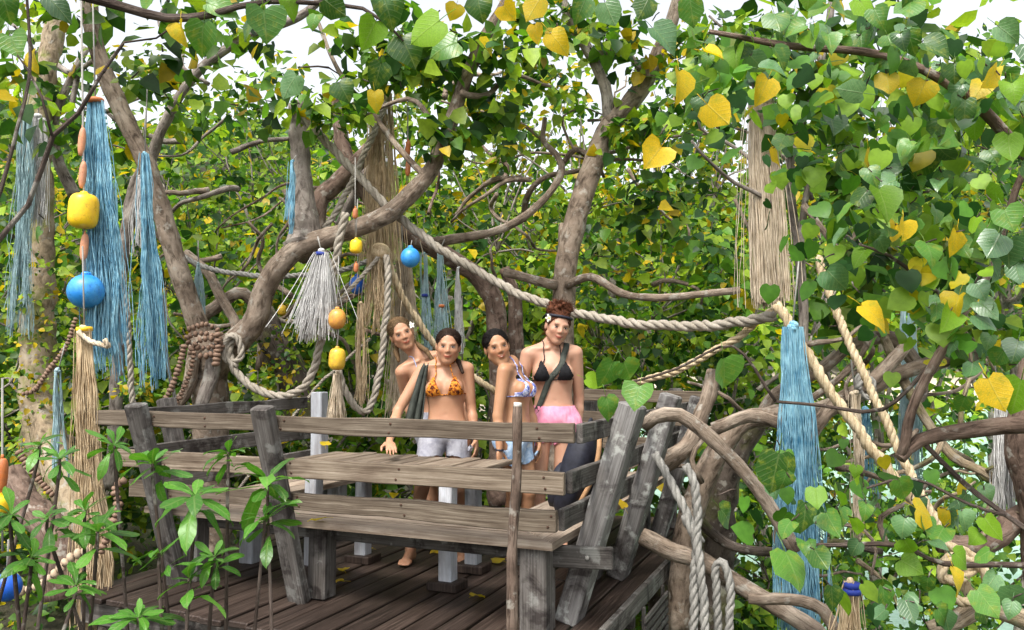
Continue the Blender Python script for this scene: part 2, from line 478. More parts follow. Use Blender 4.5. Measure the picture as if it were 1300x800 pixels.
def gz(x, y):
    x = np.asarray(x, float); y = np.asarray(y, float)
    z = -1.9 + 1.1 * sm((-x - 1.5) / 6) + 1.5 * sm((3.2 - y) / 3.4) * sm((2.5 - x) / 3.5)
    z = z - 1.7 * sm((x - 1.2) / 5.5)
    z = z + 2.6 * sm((y - 9) / 26) * sm((3.0 - x) / 7)
    z = z - 1.2 * sm((y - 20) / 20) * sm((x - 0) / 10)
    hill = 62 * sm((y - 95) / 190) * (0.72 + 0.28 * np.sin(x * 0.011 + 0.9)) + 3.0 * sm((y - 66) / 26)
    side = 30 * sm((-x - 14) / 60) * sm((y + 5) / 40) + 24 * sm((x - 60) / 90) * sm((y - 20) / 60)
    z = z + hill + side
    z = z + 0.06 * np.sin(x * 2.1 + 1.3 * np.sin(y * 1.7)) * np.cos(y * 1.9) + 0.03 * np.sin(x * 5.3 + y * 4.1)
    return z

def axis_steps(lo, hi, fine_lo, fine_hi, d0, grow):
    a = list(np.arange(fine_lo, fine_hi + 1e-6, d0)); d = d0
    while a[-1] < hi: d *= grow; a.append(a[-1] + d)
    d = d0
    while a[0] > lo: d *= grow; a.insert(0, a[0] - d)
    return np.array(a)

gx = axis_steps(-600, 600, -9, 9, 0.3, 1.13); gy = axis_steps(-200, 900, -4, 14, 0.3, 1.11)
X, Y = np.meshgrid(gx, gy); Z = gz(X, Y)
nx, ny = len(gx), len(gy)
ii = (np.arange(ny - 1)[:, None] * nx + np.arange(nx - 1)[None, :]).ravel()
gm, nt, N, L, out = mat_new('forest floor')
tc = N.new('ShaderNodeTexCoord')
n1 = noise_n(N, L, tc.outputs['Object'], 1.3, 6, 0.65); n2 = noise_n(N, L, tc.outputs['Object'], 17.0, 5, 0.7)
r1 = ramp(N, [(0.3, (0.02, 0.022, 0.01)), (0.5, (0.05, 0.045, 0.025)), (0.7, (0.045, 0.075, 0.015))]); L.new(n1.outputs[0], r1.inputs[0])
r2 = ramp(N, [(0.3, (0.4, 0.4, 0.4)), (0.7, (1.3, 1.25, 1.1))]); L.new(n2.outputs[0], r2.inputs[0])
c = mixc(N, L, 1.0, r1.outputs[0], r2.outputs[0], 'MULTIPLY')
geo = N.new('ShaderNodeNewGeometry'); sx = N.new('ShaderNodeSeparateXYZ'); L.new(geo.outputs['Position'], sx.inputs[0])
far = N.new('ShaderNodeMapRange'); far.inputs[1].default_value = 24; far.inputs[2].default_value = 34; L.new(sx.outputs[1], far.inputs[0])
mh = N.new('ShaderNodeMapRange'); mh.inputs[1].default_value = 1.5; mh.inputs[2].default_value = -0.8; L.new(sx.outputs[2], mh.inputs[0])
fs = N.new('ShaderNodeMath'); fs.operation = 'MULTIPLY'; L.new(far.outputs[0], fs.inputs[0]); L.new(mh.outputs[0], fs.inputs[1])
c = mixc(N, L, fs.outputs[0], c, (0.55, 0.47, 0.34))           # the sand of the bay
p = N.new('ShaderNodeBsdfPrincipled'); L.new(c, p.inputs['Base Color']); p.inputs['Roughness'].default_value = 0.95
L.new(bump(N, L, n2.outputs[0], 0.8, 0.04), p.inputs['Normal']); L.new(p.outputs[0], out.inputs[0])
tag(obj('ground', make_mesh('ground', np.stack([X, Y, Z], -1).reshape(-1, 3), np.stack([ii, ii + 1, ii + nx + 1, ii + nx], 1)), gm), kind='structure')

wm, nt, N, L, out = mat_new('shallow sea')
tc = N.new('ShaderNodeTexCoord'); n1 = noise_n(N, L, mapping(N, L, tc.outputs['Object'], (0.25, 0.7, 1)).outputs[0], 1.0, 4, 0.6)
r1 = ramp(N, [(0.35, (0.26, 0.47, 0.36)), (0.65, (0.4, 0.6, 0.47))]); L.new(n1.outputs[0], r1.inputs[0])
p = N.new('ShaderNodeBsdfPrincipled'); L.new(r1.outputs[0], p.inputs['Base Color']); p.inputs['Roughness'].default_value = 0.25
n2 = noise_n(N, L, mapping(N, L, tc.outputs['Object'], (2, 5, 1)).outputs[0], 1.0, 4, 0.6)
L.new(bump(N, L, n2.outputs[0], 0.25, 0.08), p.inputs['Normal']); L.new(p.outputs[0], out.inputs[0])
wx = np.linspace(-30, 260, 12); wy = np.linspace(6, 260, 12); X, Y = np.meshgrid(wx, wy)
ii = (np.arange(11)[:, None] * 12 + np.arange(11)[None, :]).ravel()
tag(obj('sea', make_mesh('sea', np.stack([X, Y, X * 0 - 2.75], -1).reshape(-1, 3), np.stack([ii, ii + 1, ii + 13, ii + 12], 1)), wm), kind='structure')

# ================================================================== LEAVES (bulk and single)
def leaf_template(kind):
    """x across, y from stalk to tip, z up; returns verts, quads"""
    if kind == 'heart':       # seven points along each half
        rim = [(0.0, 0.0), (0.2, -0.11), (0.43, -0.02), (0.53, 0.22), (0.47, 0.5), (0.25, 0.78), (0.0, 0.98)]
        mid = [(0.0, 0.0), (0.0, 0.12), (0.0, 0.25), (0.0, 0.42), (0.0, 0.6), (0.0, 0.8), (0.0, 1.02)]
    elif kind == 'blade':     # long leaf, widest past the middle
        rim = [(0.0, 0.0), (0.045, 0.16), (0.1, 0.36), (0.155, 0.58), (0.165, 0.76), (0.1, 0.92), (0.0, 1.0)]
        mid = [(0.0, 0.0), (0.0, 0.16), (0.0, 0.36), (0.0, 0.58), (0.0, 0.76), (0.0, 0.9), (0.0, 1.0)]
    else:                     # small: two bent quads a side
        v = [(0, 0, 0), (0.42, 0.1, 0.06), (0.36, 0.55, 0.02), (0, 1, -0.2), (-0.42, 0.1, 0.06), (-0.36, 0.55, 0.02)]
        return np.array(v, float), np.array([(0, 1, 2, 3), (0, 3, 5, 4)], int)
    v = []; f = []
    n = len(rim)
    for (x, y) in mid: v.append((0, y, -0.16 * y * y))
    for s in (1, -1):
        b = len(v)
        for (x, y) in rim: v.append((s * x, y, 0.2 * x - 0.22 * x * x * 2 - 0.2 * max(y, 0) ** 2 + 0.02 * math.sin(9 * y + s)))
        for i in range(n - 1):
            q = (i, b + i, b + i + 1, i + 1)
            f.append(q if s > 0 else q[::-1])
    return np.array(v, float), np.array(f, int)

TPL = {k: leaf_template(k) for k in ('heart', 'blade', 'small')}
def clean_quads(v, f):
    return f
def leaf_rot(nrm, tip):
    """rotation matrices (n,3,3) whose columns are across, along, normal"""
    t = tip / np.maximum(np.linalg.norm(tip, axis=1, keepdims=True), 1e-9)
    n = nrm - (nrm * t).sum(1, keepdims=True) * t
    n = n / np.maximum(np.linalg.norm(n, axis=1, keepdims=True), 1e-9)
    x = np.cross(t, n)
    return np.stack([x, t, n], axis=2)

def leaves_mesh(name, pos, rot, size, cols, kind='small'):
    tv, tf = TPL[kind]
    n, k = len(pos), len(tv)
    v = np.einsum('nij,kj->nki', rot, tv) * size[:, None, None] + pos[:, None, :]
    f = (tf[None, :, :] + (np.arange(n) * k)[:, None, None]).reshape(-1, 4)
    me = make_mesh(name, v.reshape(-1, 3), f, cols=np.repeat(cols, k, axis=0))
    uv = np.tile(tv[:, :2], (n, 1)).astype(np.float32)
    lay = me.uv_layers.new(name='UVMap'); lay.data.foreach_set('uv', uv[f.ravel()].ravel())
    return me

G_DARK = np.array([0.024, 0.075, 0.014]); G_MID = np.array([0.095, 0.215, 0.022]); G_LIGHT = np.array([0.27, 0.39, 0.03])
G_YEL = np.array([0.62, 0.44, 0.015]); G_BLUE = np.array([0.04, 0.13, 0.05])
def leaf_cols(n, yellow=0.06, light=0.3, bias=None):
    a = RNG.random(n); c = G_MID[None] * (0.65 + 0.7 * RNG.random((n, 1)))
    m = a < 0.28; c[m] = G_DARK * (0.8 + 0.6 * RNG.random((m.sum(), 1)))
    m = a > 1 - light; c[m] = G_LIGHT * (0.6 + 0.6 * RNG.random((m.sum(), 1)))
    m = RNG.random(n) < yellow; c[m] = G_YEL * (0.6 + 0.55 * RNG.random((m.sum(), 1)))
    return c

def cluster_leaves(centres, per, spread, size, yellow=0.06, light=0.3, up=0.8, toward=None, kind='small', droop=0.35, flat=0.7):
    """leaves gathered round twig ends; blades face the light, tips hang outward"""
    centres = np.asarray(centres, float); nC = len(centres); n = nC * per
    off = RNG.normal(size=(n, 3)); off *= (spread * RNG.random((n, 1)) ** 0.5) / np.maximum(np.linalg.norm(off, axis=1, keepdims=True), 1e-6)
    off[:, 2] *= flat
    pos = np.repeat(centres, per, axis=0) + off
    outw = off / np.maximum(np.linalg.norm(off, axis=1, keepdims=True), 1e-6)
    nrm = RNG.normal(size=(n, 3)) * 0.55 + np.array([0, 0, up]) + outw * 0.45
    if toward is not None: nrm += np.asarray(toward)
    tip = outw * 0.7 + RNG.normal(size=(n, 3)) * 0.6 + np.array([0, 0, -droop])
    sz = size * (0.4 + 0.95 * RNG.random(n))
    shade = np.repeat(0.6 + 0.75 * RNG.random((nC, 1)), per, axis=0)
    return pos, leaf_rot(nrm, tip), sz, leaf_cols(n, yellow, light) * shade, kind

# far woods on the hillsides: nobody could count these
def hill_woods():
    n = 60000
    x = RNG.uniform(-130, 190, n); y = 62 + 190 * RNG.random(n) ** 0.8
    z = gz(x, y)
    k = (z > 0.6)
    x, y, z = x[k], y[k], z[k]; n = len(x)
    crown = 3.2 * (0.5 + 0.5 * np.sin(x * 0.55 + 2 * np.sin(y * 0.3)) * np.cos(y * 0.5)) * RNG.random(n) ** 0.5 + 1.0
    pos = np.stack([x, y, z + crown], 1)
    nrm = RNG.normal(size=(n, 3)) * 0.6 + np.array([0, -0.6, 0.8])
    tip = RNG.normal(size=(n, 3)) + np.array([0, -0.3, -0.5])
    me = leaves_mesh('hill_woods', pos, leaf_rot(nrm, tip), 1.15 * (0.6 + 0.8 * RNG.random(n)), leaf_cols(n, 0.02, 0.35) * 0.9)
    tag(obj('hill_woods', me, M['leaves']), 'distant green woods covering the hills round the bay', 'woods', kind='stuff')
hill_woods()

# low plants on the forest floor
def ground_cover():
    n = 26000
    y = -0.5 + 19 * RNG.random(n) ** 0.75; x = RNG.uniform(-1, 1, n) * (3.0 + 0.85 * np.maximum(y, 0))
    k = ~((x < 1.6) & (x > -2.9) & (y > 3.3) & (y < 7.4)) & (np.hypot(x, y) > 2.2) & ~((x > 3.4) & (y > 4))
    x, y = x[k], y[k]; n = len(x)
    z = gz(x, y) + 0.06 + 0.75 * RNG.random(n) ** 2 * (0.4 + 0.6 * np.sin(x * 1.7 + y * 0.9) ** 2)
    z = np.minimum(z, np.where(y < 3, 0.0, 9))
    nrm = RNG.normal(size=(n, 3)) * 0.5 + np.array([0, -0.25, 0.9]); tip = RNG.normal(size=(n, 3)) + np.array([0, 0, 0.1])
    me = leaves_mesh('ground_cover', np.stack([x, y, z], 1), leaf_rot(nrm, tip), 0.085 * (0.5 + 0.9 * RNG.random(n)), leaf_cols(n, 0.03, 0.35) * 0.8)
    tag(obj('ground_cover', me, M['leaves']), 'low leafy undergrowth covering the forest floor', 'undergrowth', kind='stuff')
ground_cover()

# ================================================================== THE DECK, ITS BENCHES AND TABLE
DO = Vector((0.11, 3.97, 0)); DU = Vector((-0.9207, 0.3903, 0)); DW = Vector((0.3903, 0.9207, 0)); UP = Vector((0, 0, 1))
def Q(u, w, z=0.0): return DO + DU * u + DW * w + UP * z

deck = thing('deck', Q(1.15, 1.4, 0), 'raised deck of dark weathered planks among the trees', None, kind='structure')
pw = 0.152
u = -0.30
while u < 2.62:
    w = pw * random.uniform(0.93, 1.03)
    dz = random.uniform(-0.006, 0.004)
    e0 = -0.5 + random.uniform(-0.05, 0.04); e1 = 3.1 + random.uniform(-0.04, 0.06)
    cut = random.choice([None, 0.9, 1.7, 2.3])
    spans = [(e0, e1)] if cut is None else [(e0, cut - 0.004), (cut + 0.004, e1)]
    for (a, b) in spans:
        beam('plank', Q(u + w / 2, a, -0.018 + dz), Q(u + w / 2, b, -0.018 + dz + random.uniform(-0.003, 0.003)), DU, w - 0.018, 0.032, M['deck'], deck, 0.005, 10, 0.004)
    u += w
for w in (-0.36, 0.75, 1.9, 2.95):
    beam('joist', Q(-0.31, w, -0.115), Q(2.66, w, -0.115), UP, 0.15, 0.06, M['post'], deck)
beam('edge_board', Q(-0.325, -0.55, -0.04), Q(-0.325, 3.1, -0.04), UP, 0.11, 0.035, M['post'], deck, segs=14)
for (u, w) in ((-0.22, -0.3), (-0.22, 1.8), (2.5, -0.3), (2.5, 1.8), (1.2, -0.3), (1.2, 2.9), (-0.22, 2.9), (2.5, 2.9)):
    b = Q(u, w, 0); g = float(gz(b.x, b.y))
    limb('support_post', [Vector((b.x, b.y, g - 0.2)), Vector((b.x, b.y, -0.1))], [0.09, 0.08], M['bark_dark'], deck, 0.3)

def post_out(z): return 0.08 + 0.34 * z / 1.06
def rail_out(z): return post_out(z) - 0.056
LEVELS = ((1.02, 0.088), (0.795, 0.102), (0.61, 0.1))
def slab_data(poly, z0, z1, along, bev=0.006):
    """a flat board with any outline; uv runs along 'along'"""
    a = Vector(along).normalized(); v = []; uv = []; n = len(poly)
    c = sum((Vector(p) for p in poly), Vector((0, 0, 0))) / n
    side = UP.cross(a)
    for (z, k) in ((z0, 0.0), (z1 - bev, 0.0), (z1, bev)):
        for p in poly:
            p = Vector(p); d = (c - p).normalized()
            q = p + d * k * 1.4 + UP * z
            v.append(q); uv.append(((p - poly[0]).dot(a), (p - poly[0]).dot(side) + z * 0.7))
    f = [tuple(range(n - 1, -1, -1)), tuple(2 * n + i for i in range(n))]
    for r in range(2):
        for i in range(n):
            j = (i + 1) % n
            f.append((r * n + i, r * n + j, (r + 1) * n + j, (r + 1) * n + i))
    return v, f, uv
def slab(name, poly, z0, z1, along, mat, parent):
    m = MB(); m.add(*slab_data(poly, z0, z1, along)); return m.build(name, mat, parent, smooth=False)

# --- the long bench, back to the photographer
nb = thing('slatted_bench', Q(1.1, 0, 0), 'long slatted bench with its leaning back towards the photographer', 'bench')
for (zt, h) in LEVELS:
    zc = zt - h / 2; o = rail_out(zc)
    beam('back_slat', Q(-o + 0.01, -o, zc), Q(2.3 + o, -o, zc + (0.006 if zt > 1 else 0)), UP, h, 0.032, M['rail'], nb, 0.004, 26, 0.014 if zt < 0.7 else 0.007)
for u in (1.35, 2.24):
    beam('back_post', Q(u, -0.08, -0.01), Q(u, -post_out(1.07), 1.07), DU, 0.115, 0.07, M['post'], nb, 0.008, 10, 0.006)
M['nail'] = plain('rusty nail heads', (0.06, 0.03, 0.018), 0.7, 0.4, 60)
def nail(parent, c, n):
    m = MB(); m.add(*lathe_data([(0.0065, -0.004), (0.0065, 0.002), (0.003, 0.0035)], c, n, 7)); m.build('nail', M['nail'], parent)
for (zt, h) in LEVELS:
    for u in (-0.16, 0.62, 1.27, 1.43, 1.8, 2.17, 2.31):
        for s in (-0.25, 0.25):
            z = zt - h / 2 + s * h; nail(nb, Q(u + random.uniform(-.012, .012), -rail_out(zt - h / 2) - 0.017, z), -DW)
mit = [(-0.15, 0.0), (0.005, 0.15), (0.155, 0.3)]
for k, (a, b) in enumerate(mit):
    slab('seat_board', [Q(a, a), Q(2.3 + a * 0 + (0.15 - k * 0.02), a), Q(2.3 + 0.15 - k * 0.02, b), Q(b, b)], 0.41, 0.448 + 0.003 * k, DU, M['seat'], nb)
for (u, w, s) in ((-0.035, -0.045, 0.14), (1.28, 0.02, 0.115), (2.2, 0.02, 0.11)):
    beam('leg', Q(u, w, -0.002), Q(u, w, 0.409), DU, s, s, M['post'], nb, 0.008, 5, 0.004)
beam('seat_bearer', Q(0.12, 0.075, 0.355), Q(2.2, 0.075, 0.355), UP, 0.09, 0.05, M['post'], nb)

# --- the bench down the right side, two stained leaning posts
rb = thing('slatted_bench', Q(0, 1.2, 0), 'slatted bench with two broad stained leaning posts beside the knotted branches', 'bench')
for (zt, h) in LEVELS:
    zc = zt - h / 2; o = rail_out(zc)
    beam('back_slat', Q(-o, -o + 0.03, zc), Q(-o, 2.5 + o, zc), UP, h, 0.032, M['post'], rb, 0.004, 20, 0.007)
for (w, zt, wd) in ((0.2, 1.09, 0.17), (1.12, 1.11, 0.165), (2.2, 1.06, 0.13)):
    beam('back_post', Q(-0.11, w, -0.01), Q(-0.085 - 0.355 * zt / 1.06, w + 0.03, zt), DW, wd, 0.115, M['lichen_post'], rb, 0.01, 12, 0.01)
beam('bracket', Q(0.1, -0.03, 0.352), Q(-0.385, -0.03 + 0.09, 0.352), UP, 0.105, 0.045, M['post'], rb, 0.006, 3)
mB = MB(); mB.add(*lathe_data([(0.011, 0), (0.011, 0.006), (0.006, 0.01)], Q(-0.27, 0.012, 0.355), -DW, 8)); mB.build('bolt', M['rope_grey'], rb)
for k, (a, b) in enumerate(mit):
    slab('seat_board', [Q(a, a + 0.004), Q(b, b + 0.004), Q(b, 2.6), Q(a, 2.6)], 0.411, 0.449 - 0.002 * k, DW, M['seat'], rb)
for w in (1.0, 2.3):
    beam('leg', Q(0.02, w, -0.002), Q(0.02, w, 0.41), DU, 0.11, 0.11, M['post'], rb)

# --- the bench down the left side
lb = thing('slatted_bench', Q(2.3, 0.8, 0), 'short slatted bench with a whitewashed end post beside the bead-hung tree', 'bench')
for (zt, h) in LEVELS:
    zc = zt - h / 2; o = rail_out(zc)
    beam('back_slat', Q(2.3 + o, -o + 0.03, zc), Q(2.3 + o, 1.62, zc + 0.02), UP, h, 0.032, M['post'], lb, 0.004, 12, 0.007)
for w in (0.25,):
    beam('back_post', Q(2.38, w, -0.01), Q(2.3 + post_out(1.07), w, 1.07), DW, 0.12, 0.07, M['post'], lb, 0.008, 8)
beam('back_post', Q(2.34, 1.42, -0.01), Q(2.36, 1.42, 1.09), DW, 0.1, 0.1, M['white_post'], lb, 0.008, 8)['label'] = 'whitewashed square end post'
for k in range(3):
    slab('seat_board', [Q(1.995 + k * 0.15, 0.32), Q(2.14 + k * 0.15, 0.32), Q(2.14 + k * 0.15, 1.6), Q(1.995 + k * 0.15, 1.6)], 0.411, 0.449, DW, M['seat'], lb)
for w in (0.5, 1.45):
    beam('leg', Q(2.2, w, -0.002), Q(2.2, w, 0.41), DU, 0.11, 0.11, M['white_post'], lb)

# --- the bench across the far end
fb = thing('slatted_bench', Q(0.3, 2.5, 0), 'far slatted bench behind the people facing the long bench', 'bench')
for (zt, h) in ((1.085, 0.1), (0.9, 0.1), (0.7, 0.1)):
    zc = zt - h / 2; o = rail_out(zc)
    beam('back_slat', Q(-o - 0.03, 2.56 + o, zc), Q(0.75, 2.56 + o, zc + 0.01), UP, h, 0.032, M['rail'], fb, 0.004, 10, 0.007)
for u in (-0.1, 0.65):
    beam('back_post', Q(u, 2.7, -0.01), Q(u, 2.64 + post_out(1.1), 1.1), DU, 0.11, 0.06, M['post'], fb, 0.008, 8)
for k in range(3):
    slab('seat_board', [Q(0.31, 2.2 + 0.15 * k), Q(0.75, 2.2 + 0.15 * k), Q(0.75, 2.345 + 0.15 * k), Q(0.31, 2.345 + 0.15 * k)], 0.411, 0.449, DU, M['seat'], fb)
beam('leg', Q(0.62, 2.4, -0.002), Q(0.62, 2.4, 0.41), DU, 0.11, 0.11, M['post'], fb)

# --- the table
tb = thing('plank_table', Q(1.1, 0.68, 0), 'low plank table on whitewashed legs inside the benches', 'table')
u = 0.52
while u < 1.86:
    w = random.uniform(0.105, 0.125)
    beam('top_plank', Q(u + w / 2, 0.37 + random.uniform(-0.02, 0.02), 0.675), Q(u + w / 2, 0.97 + random.uniform(-0.02, 0.03), 0.675 + random.uniform(-0.006, 0.006)), DU, w - 0.012, 0.03, M['rail'], tb, 0.004, 6, 0.004)
    u += w
for (u, w) in ((0.71, 0.44), (1.53, 0.8), (1.66, 0.44), (0.75, 0.86)):
    lg = beam('leg', Q(u, w, 0.03), Q(u, w, 0.63), DU, 0.085, 0.085, M['white_post'], tb, 0.006, 5)
    beam('foot_block', Q(u, w, -0.001), Q(u, w, 0.05), DU, 0.19, 0.16, M['deck'], tb, 0.006, 2)
for w in (0.46, 0.86):
    beam('bearer', Q(0.56, w, 0.625), Q(1.82, w, 0.625), UP, 0.07, 0.05, M['white_post'], tb)

# --- a rough stick standing up outside the long bench
p0 = P(650, 800, 3.3); p0.z = float(gz(p0.x, 3.3)) - 0.2
st = thing('rough_stick', (p0.x, 3.3, p0.z), 'thin rough brown stick standing upright outside the long bench', 'stick')
limb('shaft', [p0, P(650, 800, 3.3), P(651, 690, 3.3), P(656, 600, 3.3), P(657, 516, 3.3)], [0.026, 0.024, 0.022, 0.021, 0.019], M['stick'], st, 0.06, 8, 0.18)
c = P(657, 515, 3.3)
limb('cut_end', [P(657, 517, 3.3), P(657.3, 511, 3.3)], [0.0185, 0.0165], M['cut'], st, 0.02, 8, 0.05)

# --- slatted panel hung under the deck's side
sp = thing('lattice_screen', P(835, 790, 5.0), 'dark slatted screen hanging under the side of the deck', 'screen')
for k in range(11):
    a = Q(-0.37, 0.75, -0.14 - 0.05 * k); b = Q(-0.37, 1.35, -0.14 - 0.05 * k)
    beam('slat', a, b, UP, 0.032, 0.014, M['post'], sp, 0.003, 2, 0.002)
for w in (0.8, 1.3):
    beam('batten', Q(-0.352, w, -0.08), Q(-0.352, w, -0.68), DW, 0.04, 0.018, M['post'], sp, 0.003, 2)

# ================================================================== TREES
CENTRE = {}                      # points along the limbs of each tree, for twigs to grow from
def PL(pts, D):
    """photo polyline -> points; D one depth, a (first, last) pair, or given as third value of each point"""
    n = len(pts); out = []
    for i, p in enumerate(pts):
        if len(p) == 3: d = p[2]
        elif isinstance(D, tuple): d = D[0] + (D[1] - D[0]) * i / max(1, n - 1)
        else: d = D
        out.append(P(p[0], p[1], d))
    return out
def RR(pts, wpx0, wpx1):
    """radii in metres for widths in photo pixels at the first and last point"""
    n = len(pts)
    return [(wpx0 + (wpx1 - wpx0) * i / max(1, n - 1)) * 0.5 * p.y / FOC for i, p in enumerate(pts)]
def br(tree, pts, D, w0, w1, mat='bark', name='branch', wob=0.012, step=0.07, sides=10, rough=0.16):
    q = PL(pts, D)
    CENTRE.setdefault(tree.name, []).extend(resample(q, 0.1)[0])
    r = [w * 0.5 * p.y / FOC for w, p in zip(w0, q)] if isinstance(w0, (list, tuple)) else RR(q, w0, w1)
    return limb(name, q, r, M[mat], tree, step, sides, rough, wob)

def crown(tree, data, name='crown', mat='leaves'):
    pos = np.concatenate([d[0] for d in data]); rot = np.concatenate([d[1] for d in data])
    sz = np.concatenate([d[2] for d in data]); co = np.concatenate([d[3] for d in data])
    o = obj(name, leaves_mesh(name, pos, rot, sz, co, data[0][4]), M[mat], tree)
    o['kind'] = 'stuff'
    return o

def twigs(tree, pairs, r0=0.009, r1=0.003, name='twigs', mat='twig'):
    m = MB()
    for (a, b) in pairs:
        a = Vector(a); b = Vector(b); d = b - a
        k = mnoise.noise_vector(b * 2.7) * d.length * 0.22
        p, r = resample([a, a + d * 0.35 + k, a + d * 0.7 + k * 0.6 - Vector((0, 0, 0.04 * d.length)), b], max(0.08, d.length / 8), [r0, r0 * 0.8, (r0 + r1) / 2, r1])
        m.add(*tube_data(p, r, 4))
    o = m.build(name, M[mat], tree); o['kind'] = 'stuff'
    return o

def grow(tree, ends, r0=0.006, r1=0.0022, name='twigs', mat='twig', reach=1.35):
    """twigs that branch: each leaf or cluster joins the nearest limb or the nearest twig already grown"""
    roots = np.array([tuple(p) for p in CENTRE[tree.name]]); E = np.array([tuple(p) for p in ends])
    d0 = np.sqrt(((E[:, None] - roots[None]) ** 2).sum(2)); best = d0.min(1); par = roots[d0.argmin(1)].copy(); left = set(range(len(E))); pr = []
    while left:
        idx = np.array(sorted(left)); k = idx[np.argmin(best[idx])]; left.discard(k)
        a, b_ = par[k], E[k]; pr.append((a, b_, min(1.0, 0.35 + best[k])))
        node = a + (b_ - a) * 0.72
        dd = np.sqrt(((E - node) ** 2).sum(1)) * reach
        m_ = dd < best; best[m_] = dd[m_]; par[m_] = node
    m = MB()
    for (a, b_, w) in pr:
        a = Vector(a); b_ = Vector(b_); d = b_ - a; k = mnoise.noise_vector(b_ * 3.1) * d.length * 0.2
        p, r = resample([a, a + d * 0.35 + k, a + d * 0.72 + k * 0.3, b_], max(0.05, d.length / 6), [r0 * w, r0 * w * 0.8, (r0 * w + r1) / 2, r1])
        m.add(*tube_data(p, r, 4))
    o = m.build(name, M[mat], tree); o['kind'] = 'stuff'
    return o

def blob(c, rad, n, shell=0.35):
    """n points in an ellipsoid, more of them towards the skin"""
    d = RNG.normal(size=(n, 3)); d /= np.linalg.norm(d, axis=1, keepdims=True)
    k = (shell + (1 - shell) * RNG.random((n, 1)) ** 0.6)
    return np.asarray(c)[None] + d * k * np.asarray(rad)[None]

# ---- woods behind the deck: each tree with trunk, limbs, twigs and a crown of leaves
def back_tree(x, y, zc, rx, rz, ncl, per, size, label, group, yellow=0.06, light=0.3, spread=0.34, mat='bark_grey', name='hibiscus_tree', trunk_r=0.11, toward=(0, -0.35, 0)):
    g = float(gz(x, y))
    t = thing(name, (x, y, g), label, 'tree', group)
    top = Vector((x + random.uniform(-.3, .3), y, zc + rz * 0.25)); lean = Vector((random.uniform(-.5, .5), random.uniform(-.2, .2), 0))
    b = Vector((x, y, g - 0.15)); mid = b.lerp(top, 0.5) + lean
    limb('trunk', [b, b.lerp(mid, 0.5) + lean * 0.2, mid, top], [trunk_r, trunk_r * 0.85, trunk_r * 0.7, trunk_r * 0.35], M[mat], t, 0.2, 8, 0.18, 0.03)
    cl = blob((x, y, zc), (rx, rx * 0.8, rz), ncl, 0.25)
    nl = ncl // 5
    ex = np.stack([x + RNG.uniform(-1, 1, nl) * rx, y + RNG.uniform(-.6, .6, nl) * rx, zc + rz * (0.7 + 0.75 * RNG.random(nl) ** 1.5)], 1)
    cl = np.concatenate([cl, ex])
    cl[:, 2] = np.maximum(cl[:, 2], gz(cl[:, 0], cl[:, 1]) + 0.15)
    lims = []
    for k in range(6):
        a = 2 * math.pi * (k + random.random() * 0.6) / 6
        e = Vector((x + math.cos(a) * rx * 0.7, y + math.sin(a) * rx * 0.55, zc + rz * random.uniform(-0.3, 0.6)))
        s = b.lerp(mid, random.uniform(0.6, 1.0)) if k % 2 else mid.lerp(top, random.uniform(0.1, 0.8))
        limb('limb', [s, s.lerp(e, 0.4) + Vector((0, 0, -0.1 * rz)) + lean * random.uniform(-.4, .4), e], [trunk_r * 0.5, trunk_r * 0.35, trunk_r * 0.12], M[mat], t, 0.2, 6, 0.15, 0.05)
        lims.append((s, e))
    pr = []
    for c in cl[::2]:
        c = Vector(c); best = min((s.lerp(e, f) for (s, e) in lims for f in (0.4, 0.7, 1.0)), key=lambda q: (q - c).length)
        pr.append((best, c))
    twigs(t, pr, trunk_r * 0.12, 0.004, 'twigs', mat)
    crown(t, [cluster_leaves(cl, per, spread, size, yellow, light, toward=toward)])
    return t

gA = 'small trees close behind the deck'; lA = 'small bushy sea hibiscus close behind the deck with heart leaves'
lA = 'small bushy sea hibiscus close behind the deck, '
wA = ['past the pale creeper-clad trunk', 'behind the two blue twine fringes', 'behind the crooked bead-wound tree', 'behind the woman leaning sideways', 'behind the woman with the bun', 'behind the far bench end', 'behind the yellowed ropes']
for i, (x, y, zc, rx, rz, n) in enumerate(((-6.3, 9.2, 0.9, 1.5, 1.7, 130), (-4.6, 8.6, 0.3, 1.4, 1.4, 130), (-2.6, 9.0, 1.0, 1.5, 1.9, 150), (-0.9, 8.7, 0.5, 1.3, 1.5, 130),
                              (0.9, 9.3, 0.8, 1.5, 1.7, 150), (2.5, 9.0, 0.9, 1.4, 1.5, 120), (4.6, 10.0, 1.3, 1.6, 1.5, 110))):
    back_tree(x, y, zc, rx, rz, int(n * 0.72), 30, 0.115, lA + wA[i], gA, 0.05, 0.42, 0.3)
gB = 'tall trees behind the small trees'; lB = 'taller sea hibiscus flecked with yellow leaves behind the small trees'
lB = 'taller sea hibiscus flecked yellow, '
wB = ['beyond the pale creeper-clad trunk', 'above and beyond the blue fringes', 'showing beyond the stumpy limb', 'showing above the straw hank', 'seen around the tall forked trunk', 'beside the broad straw hank', 'beyond the near heart-shaped leaves']
for i, (x, y, zc, rx, rz, n) in enumerate(((-9.0, 11.5, 2.0, 2.2, 2.1, 150), (-6.2, 12.2, 2.3, 2.0, 2.2, 150), (-3.6, 11.6, 1.7, 2.1, 1.8, 160), (-1.0, 12.0, 2.6, 2.1, 2.2, 180),
                              (1.6, 11.7, 2.7, 2.2, 2.3, 190), (4.2, 12.2, 2.8, 2.2, 2.4, 180), (7.0, 11.5, 2.9, 2.2, 2.4, 150))):
    back_tree(x, y, zc, rx, rz, int(n * 0.68), 32, 0.13, lB + wB[i], gB, 0.13, 0.48, 0.38, trunk_r=0.14)
gC = 'trees on the slope beyond'; lC = 'large dark leafy tree on the slope beyond the hibiscus trees'
lC = 'large dark tree on the slope beyond the hibiscus, '
